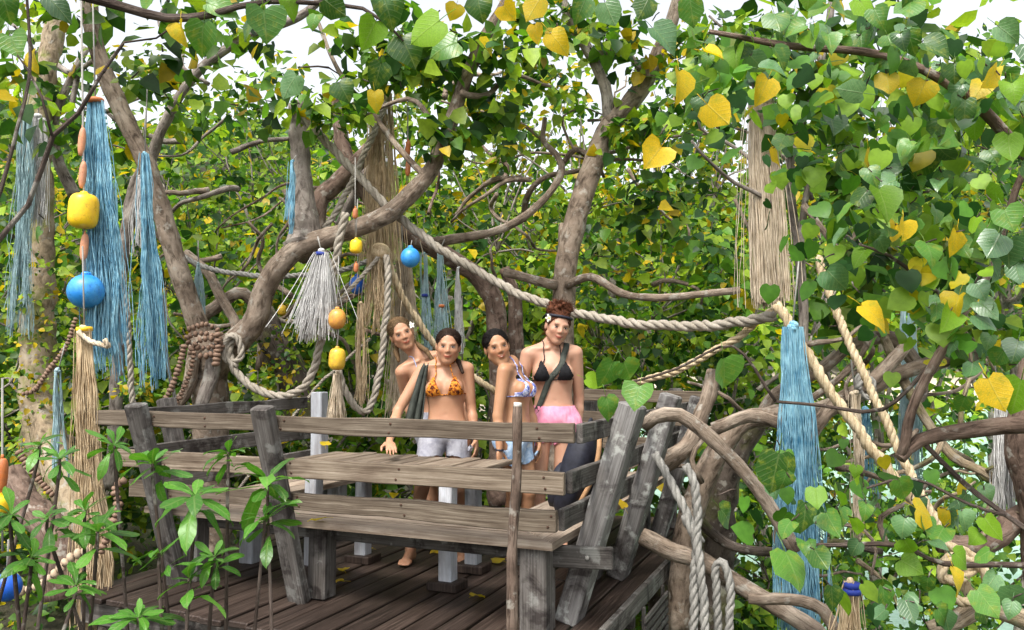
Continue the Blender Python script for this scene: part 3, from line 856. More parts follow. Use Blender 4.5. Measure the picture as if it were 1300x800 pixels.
wC = ['past the float string', 'past the blue fringes', 'past the curved limb and stump', 'past the thick rope', 'past the forked trunk', 'past the near heart leaves']
for i, (x, y, zc, rx, rz, n) in enumerate(((-14, 18, 4.6, 3.8, 3.4, 150), (-9.0, 19, 4.1, 3.8, 3.0, 140), (-4.0, 18, 3.8, 3.4, 3.0, 150), (0.8, 19, 3.5, 3.4, 3.0, 150), (5.6, 20, 3.4, 3.4, 3.2, 160), (11.5, 19, 4.4, 3.6, 4.0, 160))):
    back_tree(x, y, zc, rx, rz, int(n * 0.75), 28, 0.2, lC + wC[i], gC, 0.05, 0.45, 0.65, trunk_r=0.2, name='forest_tree')
gD = 'low leafy trees below the knotted branches'; lD = 'low small-leaved tree on the bank below the knotted branches'
lD = 'low small-leaved tree on the bank, '
wD = ['behind the hanging blue fringe', 'behind the two yellowed ropes', 'in front of the shallow water', 'behind the stained leaning posts']
for i, (x, y, zc, rx, rz, n) in enumerate(((2.4, 7.6, -0.9, 0.9, 0.9, 75), (3.7, 8.2, -0.8, 1.1, 1.0, 90), (5.1, 8.6, -0.6, 1.1, 0.9, 60), (1.5, 7.3, -0.9, 0.8, 0.8, 70))):
    back_tree(x, y, zc, rx, rz, n, 24, 0.085, lD + wD[i], gD, 0.02, 0.3, 0.24, 'bark_dark', trunk_r=0.06)

# ---- left: leaning two-limbed tree wound with beads
T1 = thing('hibiscus_tree', P(265, 640, 6.6), 'crooked sea hibiscus wound with beads beside the short bench', 'tree')
g = float(gz(T1.location.x, 6.6))
br(T1, [(266, 800), (266, 640), (268, 520), (266, 460), (258, 425)], 6.6, [54, 50, 44, 40, 34], 0, name='trunk', rough=0.22)
br(T1, [(258, 432), (240, 380), (222, 330), (190, 220), (152, 135), (122, 62), (112, -10), (105, -120)], (6.6, 5.9), 27, 19)
br(T1, [(268, 470), (290, 445), (324, 407), (337, 365), (375, 318), (430, 297), (492, 272), (540, 225), (562, 185), (585, 118), (607, 65), (640, 5), (670, -70)], (6.6, 5.8), [36, 34, 31, 29, 27, 25, 24, 22, 20, 18, 17, 15, 12], 0)
br(T1, [(384, 318), (387, 300), (383, 230), (379, 170), (379, 133)], (6.35, 6.5), [52, 44, 27, 25, 25], 0, 'bark_grey', rough=0.2)
br(T1, [(250, 405), (275, 390), (300, 372), (318, 380), (335, 420), (330, 470)], (6.9, 7.2), 18, 12)
br(T1, [(236, 322), (262, 345), (285, 385), (300, 420), (262, 440)], (7.1, 6.7), 12, 14)
br(T1, [(275, 440), (268, 480), (255, 520)], (6.45, 6.3), 20, 17, 'bark_grey')
br(T1, [(250, 440), (240, 490), (215, 525)], (6.5, 6.4), 18, 14)
br(T1, [(330, 395), (352, 440), (372, 480), (385, 540)], (6.8, 6.9), 34, 42, 'bark_dark')
br(T1, [(562, 185), (530, 130), (495, 132), (460, 150)], (5.95, 6.2), 8, 4)
br(T1, [(540, 225), (500, 180), (470, 140), (430, 90), (400, 20)], (6.1, 6.6), 9, 5)
br(T1, [(585, 118), (620, 120), (650, 95), (700, 110)], (5.9, 6.3), 9, 4)
# ---- the grey limb behind the blue fringe and the pale trunk at the left edge
T2 = thing('grey_limbed_tree', P(150, 600, 7.4), 'slender grey-barked tree rising behind the blue twine', 'tree')
br(T2, [(140, 620), (148, 500), (155, 330), (172, 260), (190, 205), (212, 150), (250, 92), (310, 48), (380, 20), (440, -30)], (7.4, 7.0), 17, 10, 'bark_grey', name='trunk')
br(T2, [(155, 330), (165, 260), (185, 205)], 7.4, 14, 15, 'bark_grey')
br(T2, [(95, 250), (75, 205), (70, 150), (110, 60)], (7.4, 7.2), 16, 9, 'bark_grey')
T3 = thing('pale_trunked_tree', P(55, 650, 7.0), 'pale smooth trunk hung with faded twine and creepers', 'tree')
br(T3, [(60, 640), (52, 520), (48, 420), (50, 300), (46, 180), (55, 100), (70, 30), (66, -60)], (6.9, 7.2), 52, 20, 'bark_pale', name='trunk', rough=0.2)
br(T3, [(52, 520), (75, 600), (110, 680), (125, 730)], (6.8, 6.2), 40, 40, 'bark_pale')
br(T3, [(50, 200), (85, 150), (100, 95), (128, 70)], (7.1, 7.0), 9, 5, 'bark_grey')
br(T3, [(10, 600), (35, 640), (70, 680), (80, 760)], (6.2, 6.0), 34, 44, 'bark_red')

# ---- centre: tall forked tree behind the people
T4 = thing('hibiscus_tree', P(715, 640, 7.2), 'tall forked sea hibiscus standing right behind the people', 'tree')
br(T4, [(712, 640), (713, 520), (715, 385), (718, 340), (728, 290), (744, 235), (760, 188), (778, 152)], 7.2, 32, 27, name='trunk', rough=0.12)
br(T4, [(775, 158), (800, 130), (822, 98), (842, 55), (858, 10), (880, -60)], (7.2, 6.8), 26, 15)
br(T4, [(774, 160), (768, 110), (748, 68), (728, 35), (712, -5), (700, -60)], (7.2, 7.0), 17, 11, 'bark_grey')
br(T4, [(752, 72), (780, 64), (800, 72), (816, 95)], (7.1, 7.0), 11, 8, 'bark_grey')
br(T4, [(545, 308), (600, 300), (645, 288), (690, 255), (713, 218), (706, 195), (690, 178), (692, 150)], (7.0, 7.4), 13, 6)
br(T4, [(712, 210), (730, 190), (756, 205)], (7.4, 7.2), 8, 7)
br(T4, [(640, 345), (672, 355), (706, 362)], (7.0, 7.1), 11, 14)
br(T4, [(720, 362), (752, 352), (790, 372), (830, 378), (880, 376), (940, 368)], (7.1, 6.4), 11, 9)
br(T4, [(690, 178), (650, 150), (600, 140), (560, 128)], (7.4, 7.3), 5, 3)
br(T4, [(713, 370), (714, 300), (713, 285)], (7.25, 7.3), 12, 8)
T5 = thing('hibiscus_tree', P(632, 640, 7.3), 'low curved trunk arching over behind the two middle women', 'tree')
br(T5, [(634, 640), (636, 520), (632, 430), (627, 385), (610, 355), (575, 330), (545, 312), (520, 300), (478, 262), (440, 200), (425, 120)], (7.4, 7.2), 30, 18, 'bark_red', name='trunk', rough=0.2)
br(T5, [(650, 640), (652, 500), (655, 420), (652, 372), (640, 340)], (7.6, 7.5), 26, 14, 'bark_red')
br(T5, [(470, 190), (420, 240), (405, 260), (400, 330)], (7.1, 7.0), 22, 24, 'bark_red')
br(T5, [(478, 200), (455, 240), (430, 290)], (7.3, 7.3), 15, 12, 'bark_grey')

# ---- right: knotted tree whose limbs sprawl beside the deck
T6 = thing('knotted_tree', P(930, 760, 5.6), 'sprawling knotted tree with tangled limbs beside the deck', 'tree')
br(T6, [(900, 800), (905, 700), (915, 620), (935, 565), (960, 535)], (5.6, 5.5), 52, 35, 'bark_dark', name='trunk', rough=0.2)
br(T6, [(862, 800), (868, 700), (885, 630), (915, 570), (945, 535), (985, 528), (1040, 522), (1090, 500), (1125, 482), (1180, 462), (1240, 450)], (5.2, 5.0), 34, 17, 'bark', rough=0.2)
br(T6, [(818, 540), (830, 530), (862, 527), (905, 560), (948, 602), (985, 655), (1010, 700)], (4.5, 4.3), 18, 18, 'bark', rough=0.14)
br(T6, [(815, 680), (850, 700), (890, 712), (935, 742), (985, 768), (1035, 800), (1060, 830)], (4.7, 4.2), 22, 21, 'bark')
br(T6, [(950, 760), (1000, 760), (1045, 775), (1065, 810)], (4.2, 4.1), 13, 17, 'bark')
br(T6, [(840, 590), (870, 570), (885, 545), (900, 500), (905, 470)], (5.2, 5.3), 25, 17, 'bark', rough=0.2)
br(T6, [(1018, 660), (1018, 590), (1030, 550), (1060, 515), (1100, 490), (1128, 462), (1150, 440)], (4.7, 4.8), 19, 15, 'bark')
br(T6, [(1020, 520), (1020, 420), (1016, 330), (1005, 260), (1006, 190), (1030, 120), (1050, 40), (1060, -40)], (4.9, 4.8), 13, 9, 'bark_grey')
br(T6, [(1014, 330), (1030, 220), (1058, 180), (1090, 150), (1130, 100)], (4.8, 4.6), 9, 5, 'bark_grey')
br(T6, [(1020, 260), (1050, 300), (1072, 320), (1100, 280), (1140, 250), (1190, 180)], (4.7, 4.4), 9, 6, 'bark')
br(T6, [(985, 528), (1030, 505), (1075, 470), (1100, 440), (1095, 410)], (5.0, 4.9), 10, 7, 'bark')
br(T6, [(960, 540), (985, 500), (1040, 470), (1080, 440), (1130, 430), (1170, 470)], (5.3, 5.2), 15, 18, 'bark')
br(T6, [(905, 545), (950, 528), (1000, 540), (1040, 540)], (4.8, 4.7), 19, 14, 'bark')
br(T6, [(870, 640), (920, 690), (985, 700), (1060, 690), (1120, 700)], (5.4, 5.2), 13, 9, 'bark_dark')
br(T6, [(1005, 200), (985, 170), (960, 120), (940, 60), (900, 20)], (4.8, 4.9), 6, 3, 'bark_grey')
T7 = thing('leaning_tree', P(1300, 760, 4.6), 'brown trunk leaning in at the bay side with pale cut limbs', 'tree')
br(T7, [(1330, 850), (1320, 700), (1295, 660), (1250, 690), (1190, 690)], (4.4, 4.6), 46, 22, 'bark_red', name='trunk', rough=0.2)
br(T7, [(1325, 690), (1300, 600), (1292, 560), (1310, 470), (1330, 380)], (4.4, 4.3), 36, 26, 'bark_red')
br(T7, [(1295, 630), (1250, 600), (1210, 580), (1180, 540), (1140, 470), (1120, 425)], (4.6, 5.2), 12, 12, 'bark_pale')
br(T7, [(1180, 800), (1215, 785), (1250, 770), (1310, 790)], (4.2, 4.1), 22, 26, 'bark_pale')

# the web of thin crooked branches in the middle distance
def wild(tree, n, x0, x1, y0, y1, D0, D1, mat='bark'):
    for k in range(n):
        px, py, D = random.uniform(x0, x1), random.uniform(y0, y1), random.uniform(D0, D1)
        a = random.uniform(0, 2 * math.pi); L_ = random.uniform(90, 230); pts = [(px, py, D)]; m_ = random.randint(4, 6)
        for j in range(m_):
            a += random.gauss(0, 0.55)
            px += math.cos(a) * L_ / m_; py += math.sin(a) * 0.7 * L_ / m_; D += random.gauss(0, 0.12)
            pts.append((px, py, D))
        w = random.uniform(4, 9)
        br(tree, pts, 0, w, w * 0.45, mat, sides=7, wob=0.02)
wild(T1, 12, 180, 420, 230, 440, 6.9, 8.0); wild(T4, 14, 560, 940, 120, 400, 7.2, 8.4); wild(T5, 10, 400, 640, 200, 430, 7.2, 8.2, 'bark_red'); wild(T2, 7, 60, 330, 60, 330, 7.2, 8.2, 'bark_grey')
wild(T6, 14, 880, 1200, 420, 720, 4.7, 5.8); wild(T7, 10, 1080, 1290, 430, 760, 4.2, 5.2, 'bark_pale'); wild(T6, 6, 990, 1150, 150, 340, 4.6, 5.4, 'bark_grey')

# leaf sprays of these trees: each spray a puff of twig ends hung on a limb
def spray(px, py, D, rxp, ryp, n, dz=None):
    c = P(px, py, D); k = D / FOC
    return blob(c, (rxp * k, dz if dz else (rxp + ryp) * 0.5 * k, ryp * k), n, 0.1)
def dress(tree, sprays, anchor, size, per, spread, yellow=0.06, light=0.3, kind='small', toward=(0, -0.5, 0)):
    data = []; pr = []
    for sp_, a in zip(sprays, anchor):
        data.append(cluster_leaves(sp_, per, spread, size, yellow, light, toward=toward, kind=kind))
        pr += list(sp_)
    grow(tree, pr, 0.011, 0.003)
    crown(tree, data)
S = []; A = []
for (px, py, D, rx, ry, n, ax, ay) in ((170, 10, 5.6, 80, 30, 4, 118, 40), (60, 10, 5.8, 60, 40, 4, 112, -10), (240, 75, 5.9, 50, 35, 3, 118, 60), (420, 140, 6.1, 60, 40, 8, 470, 140),
                                       (560, 60, 5.9, 70, 50, 9, 600, 80), (470, 60, 6.2, 70, 55, 9, 430, 90), (640, 60, 6.0, 60, 50, 8, 607, 65), (560, 170, 6.0, 45, 30, 6, 565, 180),
                                       (620, 130, 6.1, 50, 30, 5, 620, 120), (330, 110, 6.4, 60, 35, 4, 400, 60), (300, 20, 6.4, 80, 30, 4, 400, 20), (30, 120, 6.0, 40, 50, 3, 112, -10), (200, 110, 6.2, 70, 40, 5, 150, 130), (110, 170, 6.2, 50, 50, 4, 160, 150), (520, 110, 6.3, 60, 40, 6, 530, 130)):
    S.append(spray(px, py, D, rx, ry, n)); A.append(P(ax, ay, D))
dress(T1, S, A, 0.13, 15, 0.22, 0.07, 0.3)
S = []; A = []
for (px, py, D, rx, ry, n, ax, ay) in ((760, 40, 6.9, 80, 45, 10, 740, 50), (850, 60, 6.7, 70, 60, 10, 842, 55), (700, 110, 7.1, 60, 50, 7, 768, 110), (820, 170, 7.0, 60, 50, 8, 800, 130),
                                       (860, 250, 7.2, 70, 60, 10, 800, 130), (640, 190, 7.4, 50, 40, 5, 690, 178), (900, 130, 6.7, 60, 60, 9, 842, 55), (680, 20, 6.9, 60, 40, 6, 712, 0),
                                       (920, 330, 7.0, 60, 50, 7, 880, 376), (790, 300, 7.6, 60, 60, 7, 744, 235)):
    S.append(spray(px, py, D, rx, ry, n)); A.append(P(ax, ay, D))
dress(T4, S, A, 0.125, 15, 0.24, 0.09, 0.3)
S = []; A = []
for (px, py, D, rx, ry, n, ax, ay) in ((330, 60, 7.2, 60, 40, 6, 310, 48), (30, 110, 7.2, 50, 60, 6, 60, 80), (120, 110, 7.2, 60, 50, 6, 110, 60), (230, 150, 7.3, 50, 40, 4, 212, 150)):
    S.append(spray(px, py, D, rx, ry, n)); A.append(P(ax, ay, D))
dress(T2, S, A, 0.12, 14, 0.24, 0.08, 0.4)
# creepers on the pale trunk
cl = np.array([P(38 + 26 * math.sin(i * 1.9), 330 + i * 11, 6.75 - 0.15 * random.random()) for i in range(34)])
crown(T3, [cluster_leaves(cl, 18, 0.13, 0.05, 0.25, 0.6, toward=(0, -0.7, 0))], 'creeper')
cl = np.array([P(360 + 22 * math.sin(i * 2.3), 420 + i * 8, 6.65) for i in range(14)] + [P(150 + 30 * random.random(), 480 + 25 * random.random(), 6.4) for i in range(8)])
crown(T1, [cluster_leaves(cl, 20, 0.13, 0.05, 0.3, 0.6, toward=(0, -0.7, 0))], 'creeper')
S = []; A = []
for (px, py, D, rx, ry, n, ax, ay) in ((1000, 60, 4.6, 110, 60, 11, 1050, 40), (1120, 60, 4.4, 110, 70, 12, 1060, 0), (1040, 140, 4.7, 90, 50, 12, 1030, 120), (920, 70, 4.8, 60, 50, 9, 900, 20),
                                       (1180, 200, 4.3, 100, 90, 10, 1190, 180), (1130, 330, 4.9, 60, 50, 8, 1100, 280), (1250, 100, 4.2, 80, 90, 9, 1190, 180), (1240, 330, 4.6, 70, 60, 9, 1190, 180),
                                       (1090, 230, 4.6, 60, 50, 9, 1090, 150), (1260, 420, 4.8, 60, 50, 6, 1180, 462), (1070, 380, 5.0, 45, 40, 6, 1095, 410)):
    S.append(spray(px, py, D, rx, ry, n)); A.append(P(ax, ay, D))
dress(T6, S, A, 0.12, 11, 0.2, 0.06, 0.25)

# ---- near leaves, each one a part: heart-shaped, on the tree at the photographer's right and the one overhead
LEAF_ME = {}
def heart_me(mat, v):
    key = (mat, v)
    if key not in LEAF_ME:
        tv, tf = TPL['heart']; w = tv.copy(); rg = np.random.default_rng(v + 3)
        w[:, 2] = w[:, 2] * (0.5 + 1.6 * rg.random()) + (rg.random() - 0.3) * 0.7 * np.abs(w[:, 0]) + 0.05 * np.sin(w[:, 0] * 9 + v) * np.abs(w[:, 0]) * 2 - 0.12 * rg.random() * w[:, 1] ** 2
        w[:, 0] *= 0.85 + 0.35 * rg.random()
        w[:, 0] += 0.05 * (rg.random() - 0.5) * 2 * w[:, 1]
        ph = rg.random(3) * 6; lump = 1 + 0.06 * np.sin(w[:, 1] * 8 + ph[0]) + 0.05 * np.sin(w[:, 0] * 11 + ph[1])
        w[:, 0] *= lump; w[:, 1] *= 0.92 + 0.16 * rg.random()
        w[:, 2] += (rg.random() - 0.35) * 0.5 * w[:, 0] ** 2 * 2 + 0.045 * np.sin(w[:, 1] * 6 + ph[2]) * (np.abs(w[:, 0]) > 0.05)
        tvs, m = [], MB()
        stalk, sf, _ = tube_data([Vector((0, -0.55, 0.06)), Vector((0, -0.25, 0.05)), Vector((0, 0.0, 0.0))], [0.012, 0.012, 0.014], 4)
        m.add(w.tolist(), tf.tolist(), [(a[0], a[1]) for a in tv.tolist()]); m.add(stalk, sf, [(0.2, 0.2)] * len(stalk))
        me = make_mesh('leaf', m.v, m.f, m.uv); me.materials.append(M[mat]); LEAF_ME[key] = me
    return LEAF_ME[key]
def leaf_at(tree, pos, nrm, tip, size, mat, me=None):
    o = bpy.data.objects.new('leaf', me or heart_me(mat, random.randrange(9))); COL.objects.link(o)
    r = leaf_rot(np.array([nrm], float), np.array([tip], float))[0]
    mt = Matrix(((r[0][0], r[0][1], r[0][2], 0), (r[1][0], r[1][1], r[1][2], 0), (r[2][0], r[2][1], r[2][2], 0), (0, 0, 0, 1)))
    o.parent = tree
    o.matrix_local = Matrix.Translation(Vector(pos) - ORG[tree.name]) @ mt @ Matrix.Diagonal((size, size, size, 1))
    return o
def pick(yellow=0.07, lime=0.16, grey=0.35):
    a = random.random()
    return 'leaf_yellow' if a < yellow else 'leaf_lime' if a < yellow + lime else 'leaf_grey' if a < yellow + lime + grey else 'leaf_green'

T8 = thing('hibiscus_tree', (2.9, 2.3, float(gz(2.9, 2.3))), 'near sea hibiscus reaching in with large heart-shaped leaves over the bay side', 'tree')
b0 = Vector((2.9, 2.3, float(gz(2.9, 2.3)) - 0.2))
limb('trunk', [b0, Vector((2.8, 2.4, -0.6)), Vector((2.6, 2.5, 0.6)), Vector((2.5, 2.6, 1.6)), Vector((2.3, 2.6, 2.8))], [0.13, 0.12, 0.11, 0.09, 0.06], M['bark_red'], T8, 0.12, 10, 0.18, 0.02)
br(T8, [(1560, 580, 2.55), (1420, 545, 2.7), (1300, 540, 2.9), (1220, 548, 3.0), (1168, 558, 3.05), (1142, 582, 3.05)], 0, 30, 15, 'bark_red')
br(T8, [(1143, 582, 3.05), (1158, 520, 3.0), (1190, 455, 2.95), (1222, 398, 2.9), (1262, 330, 2.9), (1290, 240, 2.85), (1320, 180, 2.8)], 0, 13, 8, 'bark_red')
br(T8, [(1165, 555, 3.05), (1220, 610, 3.0), (1280, 655, 2.9), (1330, 690, 2.8)], 0, 7, 7, 'twig')
br(T8, [(1190, 455, 2.95), (1120, 520, 3.1), (1040, 515, 3.2), (985, 510, 3.25)], 0, 6, 4, 'twig')
br(T8, [(1222, 398, 2.9), (1170, 355, 3.0), (1130, 325, 3.0), (1090, 310, 3.0)], 0, 6, 3, 'twig')
br(T8, [(1560, 300, 2.6), (1420, 260, 2.7), (1320, 210, 2.7), (1220, 120, 2.7), (1120, 70, 2.75), (1000, 60, 2.8), (900, 40, 2.8)], 0, 22, 6, 'bark_red')
br(T8, [(1500, 760, 2.6), (1380, 740, 2.7), (1300, 720, 2.8), (1200, 715, 2.9), (1140, 690, 2.9), (1060, 690, 3.0), (1010, 690, 3.0)], 0, 10, 4, 'twig')
br(T8, [(1280, 655, 2.9), (1230, 640, 2.9), (1160, 610, 2.95), (1100, 620, 3.0)], 0, 5, 3, 'twig')
br(T8, [(985, 510, 3.25), (930, 440, 3.3), (860, 470, 3.3), (790, 487, 3.3)], 0, 4, 3, 'twig')

NEAR = []            # (centre, radii, count, size)
for (px, py, D, rx, ry, n, sz) in ((1000, 40, 2.9, 120, 60, 26, 0.08), (1130, 70, 2.7, 120, 80, 32, 0.08), (1250, 110, 2.6, 80, 110, 34, 0.08), (1180, 210, 2.8, 110, 70, 30, 0.08),
                                   (1060, 170, 3.0, 80, 60, 16, 0.08), (1260, 300, 2.5, 60, 80, 22, 0.08), (1130, 290, 2.8, 90, 50, 14, 0.08), (1240, 400, 2.7, 70, 50, 14, 0.08),
                                   (930, 90, 2.8, 70, 50, 12, 0.08), (1020, 640, 2.9, 70, 70, 16, 0.08), (1110, 630, 3.0, 70, 60, 14, 0.075), (1230, 660, 2.9, 80, 60, 16, 0.075),
                                   (1140, 730, 2.8, 120, 45, 14, 0.075), (1260, 770, 2.6, 60, 40, 8, 0.075), (1220, 470, 2.8, 70, 40, 8, 0.075)):
    c = P(px, py, D); k = D / FOC
    NEAR.append((c, (rx * k, 0.3, ry * k), n, sz))
hub_pts = [P(1220, 120, 2.7), P(1120, 70, 2.75), P(1000, 60, 2.8), P(1320, 210, 2.7), P(1262, 330, 2.9), P(1222, 398, 2.9), P(1130, 325, 3.0), P(1280, 655, 2.9), P(1160, 610, 2.95),
           P(1200, 715, 2.9), P(1060, 690, 3.0), P(1140, 690, 2.9), P(1040, 515, 3.2), P(900, 40, 2.8), P(1290, 240, 2.85)]
pr = []; count = 0
rest = []
for (c, rad, n, sz) in NEAR:
    low = c.z < 1.3
    pts = blob(c, rad, int(n * (1.4 if low else 3.2)), 0.05)
    for i, q in enumerate(pts):
        q = Vector(q); h = min(hub_pts, key=lambda a: (a - q).length)
        if i < (n * 0.8 if low else n):
            nr = (random.gauss(0, 0.5), -0.55 + random.gauss(0, 0.45), 0.65 + random.gauss(0, 0.35))
            tp = (random.gauss(0, 0.5), -0.25 + random.gauss(0, 0.4), -0.75 + random.gauss(0, 0.35))
            s = sz * random.uniform(0.65, 1.2)
            leaf_at(T8, q, nr, tp, s, pick(0.06, 0.14)); count += 1
            pr.append(q)
        else:
            rest.append((q + Vector((random.gauss(0, .05), 0.12 + 0.5 * random.random(), random.gauss(0, .05))), sz))
for (px, py, D, sz, mat, roll) in ((865, 112, 2.7, 48, 'leaf_yellow', 0.1), (912, 148, 2.7, 46, 'leaf_yellow', 0.5), (968, 118, 2.8, 40, 'leaf_yellow', -0.4), (1127, 262, 2.6, 52, 'leaf_lime', 0.1),
                                   (1149, 297, 2.6, 33, 'leaf_yellow', 0.0), (1232, 138, 2.7, 44, 'leaf_yellow', -0.5), (1118, 402, 2.8, 46, 'leaf_yellow', 0.9), (1180, 655, 2.8, 42, 'leaf_yellow', 1.1),
                                   (1222, 742, 2.7, 36, 'leaf_yellow', 0.3), (1268, 505, 2.6, 48, 'leaf_yellow', 0.2), (1290, 508, 2.6, 52, 'leaf_lime', -0.2), (1105, 205, 2.8, 30, 'leaf_yellow', 0.3),
                                   (922, 480, 2.9, 48, 'leaf_green', 0.2), (985, 605, 2.9, 56, 'leaf_green', -0.2), (1015, 735, 2.8, 56, 'leaf_green', 0.3), (928, 660, 3.0, 40, 'leaf_green', 0.8),
                                   (770, 478, 3.3, 40, 'leaf_green', -0.4), (800, 476, 3.3, 36, 'leaf_green', 0.5), (775, 522, 3.2, 36, 'leaf_green', 0.3), (808, 510, 3.2, 40, 'leaf_green', -0.3), (757, 486, 3.35, 28, 'leaf_lime', 1.2),
                                   (1120, 235, 2.7, 40, 'leaf_grey', -1.2), (1065, 360, 2.9, 44, 'leaf_grey', 0.7), (828, 203, 2.9, 44, 'leaf_yellow', -0.6), (1040, 50, 2.7, 38, 'leaf_grey', 0.2)):
    k = D / FOC
    tp = (math.sin(roll), -0.15 + random.gauss(0, .3), -math.cos(roll)); nr = (random.gauss(0, 0.4), -0.8, 0.4 + random.gauss(0, 0.25))
    q = P(px, py, D) - Vector(tp) * sz * k * 0.5
    leaf_at(T8, q, nr, tp, sz * k * 0.88, mat)
    h = min(hub_pts + [P(860, 470, 3.3), P(930, 440, 3.3)], key=lambda a: (a - q).length)
    pr.append(q + Vector((0, 0.02, 0.05)))
grow(T8, pr, 0.006, 0.002)
pos = np.array([r[0] for r in rest]); n = len(pos)
nr = RNG.normal(size=(n, 3)) * 0.5 + np.array([0, -0.5, 0.7]); tp = RNG.normal(size=(n, 3)) * 0.5 + np.array([0, -0.2, -0.7])
me = leaves_mesh('leaves_behind', pos, leaf_rot(nr, tp), np.array([r[1] for r in rest]) * (0.6 + 0.6 * RNG.random(n)), leaf_cols(n, 0.06, 0.35) * np.array([1.0, 1.15, 1.3]), 'heart')
o = obj('inner_foliage', me, M['leaves'], T8); o['kind'] = 'stuff'

# overhead tree at the photographer's left
T9 = thing('overhanging_tree', (-2.7, 1.0, float(gz(-2.7, 1.0))), 'overhanging tree dangling big green and yellow leaves and dark twigs', 'tree')
b0 = Vector((-2.7, 1.0, float(gz(-2.7, 1.0)) - 0.2))
limb('trunk', [b0, Vector((-2.6, 1.1, 0.8)), Vector((-2.3, 1.3, 2.0)), Vector((-1.7, 1.5, 2.7))], [0.14, 0.12, 0.1, 0.07], M['bark_red'], T9, 0.12, 10, 0.18, 0.02)
br(T9, [(-400, -150, 1.5), (-100, -60, 1.7), (60, -20, 1.8), (150, 6, 1.85), (210, 22, 1.85), (270, 20, 1.9), (340, 4, 1.9), (460, 10, 1.95), (512, 52, 1.95)], 0, 20, 3, 'twig', sides=8)
br(T9, [(340, 4, 1.9), (480, -30, 2.0), (620, -25, 2.1), (740, -20, 2.2), (900, -10, 2.3)], 0, 5, 3, 'twig')
br(T9, [(-300, 420, 1.4), (-120, 350, 1.6), (0, 302, 1.8), (35, 258, 1.8), (66, 172, 1.8), (100, 143, 1.8), (132, 92, 1.8), (156, 56, 1.85)], 0, 9, 4, 'twig', sides=8)
br(T9, [(66, 172, 1.8), (52, 125, 1.8), (36, 92, 1.8), (22, 70, 1.8)], 0, 4, 2, 'twig')
br(T9, [(-40, 330, 1.7), (2, 240, 1.8), (22, 160, 1.8), (34, 100, 1.85), (36, 40, 1.9), (30, -40, 1.9)], 0, 6, 3, 'twig')
br(T9, [(132, 92, 1.8), (160, 55, 1.85), (200, 48, 1.9), (225, 30, 1.9)], 0, 3, 2, 'twig')
tw = []
for (px, py, D, sz, mat, roll) in ((340, 42, 1.8, 62, 'leaf_green', 0.2), (318, 18, 1.9, 50, 'leaf_green', -0.8), (228, 50, 1.85, 44, 'leaf_yellow', 0.0), (255, 52, 1.85, 44, 'leaf_green', -0.25), (285, 12, 1.9, 44, 'leaf_green', 1.2),
                                   (495, 22, 1.9, 60, 'leaf_green', 0.3), (468, 45, 1.95, 44, 'leaf_lime', -0.4), (535, 40, 1.9, 56, 'leaf_lime', -1.0), (425, 12, 1.9, 40, 'leaf_green', 0.8), (560, 60, 2.0, 44, 'leaf_green', -1.2), (520, 65, 1.95, 46, 'leaf_green', 0.5),
                                   (478, 130, 2.4, 30, 'leaf_yellow', 0.2), (478, 100, 2.4, 40, 'leaf_green', -0.3), (440, 120, 2.4, 40, 'leaf_green', 0.6), (365, 112, 2.3, 40, 'leaf_grey', -0.6),
                                   (712, 56, 2.3, 40, 'leaf_yellow', 0.7), (676, 14, 2.2, 40, 'leaf_yellow', -0.5), (650, 20, 2.2, 34, 'leaf_yellow', 0.7), (680, 45, 2.25, 28, 'leaf_yellow', 0.1), (575, 20, 2.1, 32, 'leaf_yellow', -0.3),
                                   (610, 15, 2.1, 40, 'leaf_green', 0.2), (735, 18, 2.2, 42, 'leaf_green', -0.4), (775, 22, 2.3, 44, 'leaf_grey', 0.3), (815, 14, 2.3, 40, 'leaf_green', -0.5), (845, 50, 2.4, 44, 'leaf_grey', 0.8), (880, 20, 2.4, 44, 'leaf_green', 0.2),
                                   (38, 78, 1.9, 30, 'leaf_yellow', 0.1), (20, 60, 1.8, 36, 'leaf_green', 0.5), (8, 8, 1.9, 40, 'leaf_green', 0.3), (45, 300, 1.9, 22, 'leaf_green', -0.8), (150, 12, 1.95, 26, 'leaf_green', 0.2), (75, 10, 1.95, 34, 'leaf_grey', 0.8),
                                   (185, 8, 1.9, 30, 'leaf_green', -0.6), (370, 8, 1.9, 36, 'leaf_lime', 0.5), (395, 30, 2.0, 30, 'leaf_green', -0.3)):
    k = D / FOC; tp = (math.sin(roll), -0.1 + random.gauss(0, 0.15), -math.cos(roll)); nr = (random.gauss(0, 0.35), -0.85, 0.3 + random.gauss(0, 0.25))
    q = P(px, py, D) - Vector(tp) * sz * k * 0.5
    leaf_at(T9, q, nr, tp, sz * k * random.uniform(0.72, 1.0), mat)
    hub = min([P(150, 6, 1.85), P(270, 20, 1.9), P(340, 4, 1.9), P(460, 10, 1.95), P(512, 52, 1.95), P(620, -25, 2.1), P(740, -20, 2.2), P(900, -10, 2.3), P(66, 172, 1.8), P(36, 60, 1.9)], key=lambda a: (a - q).length)
    tw.append(q + Vector((0, 0.01, 0.03)))
grow(T9, tw, 0.005, 0.002)

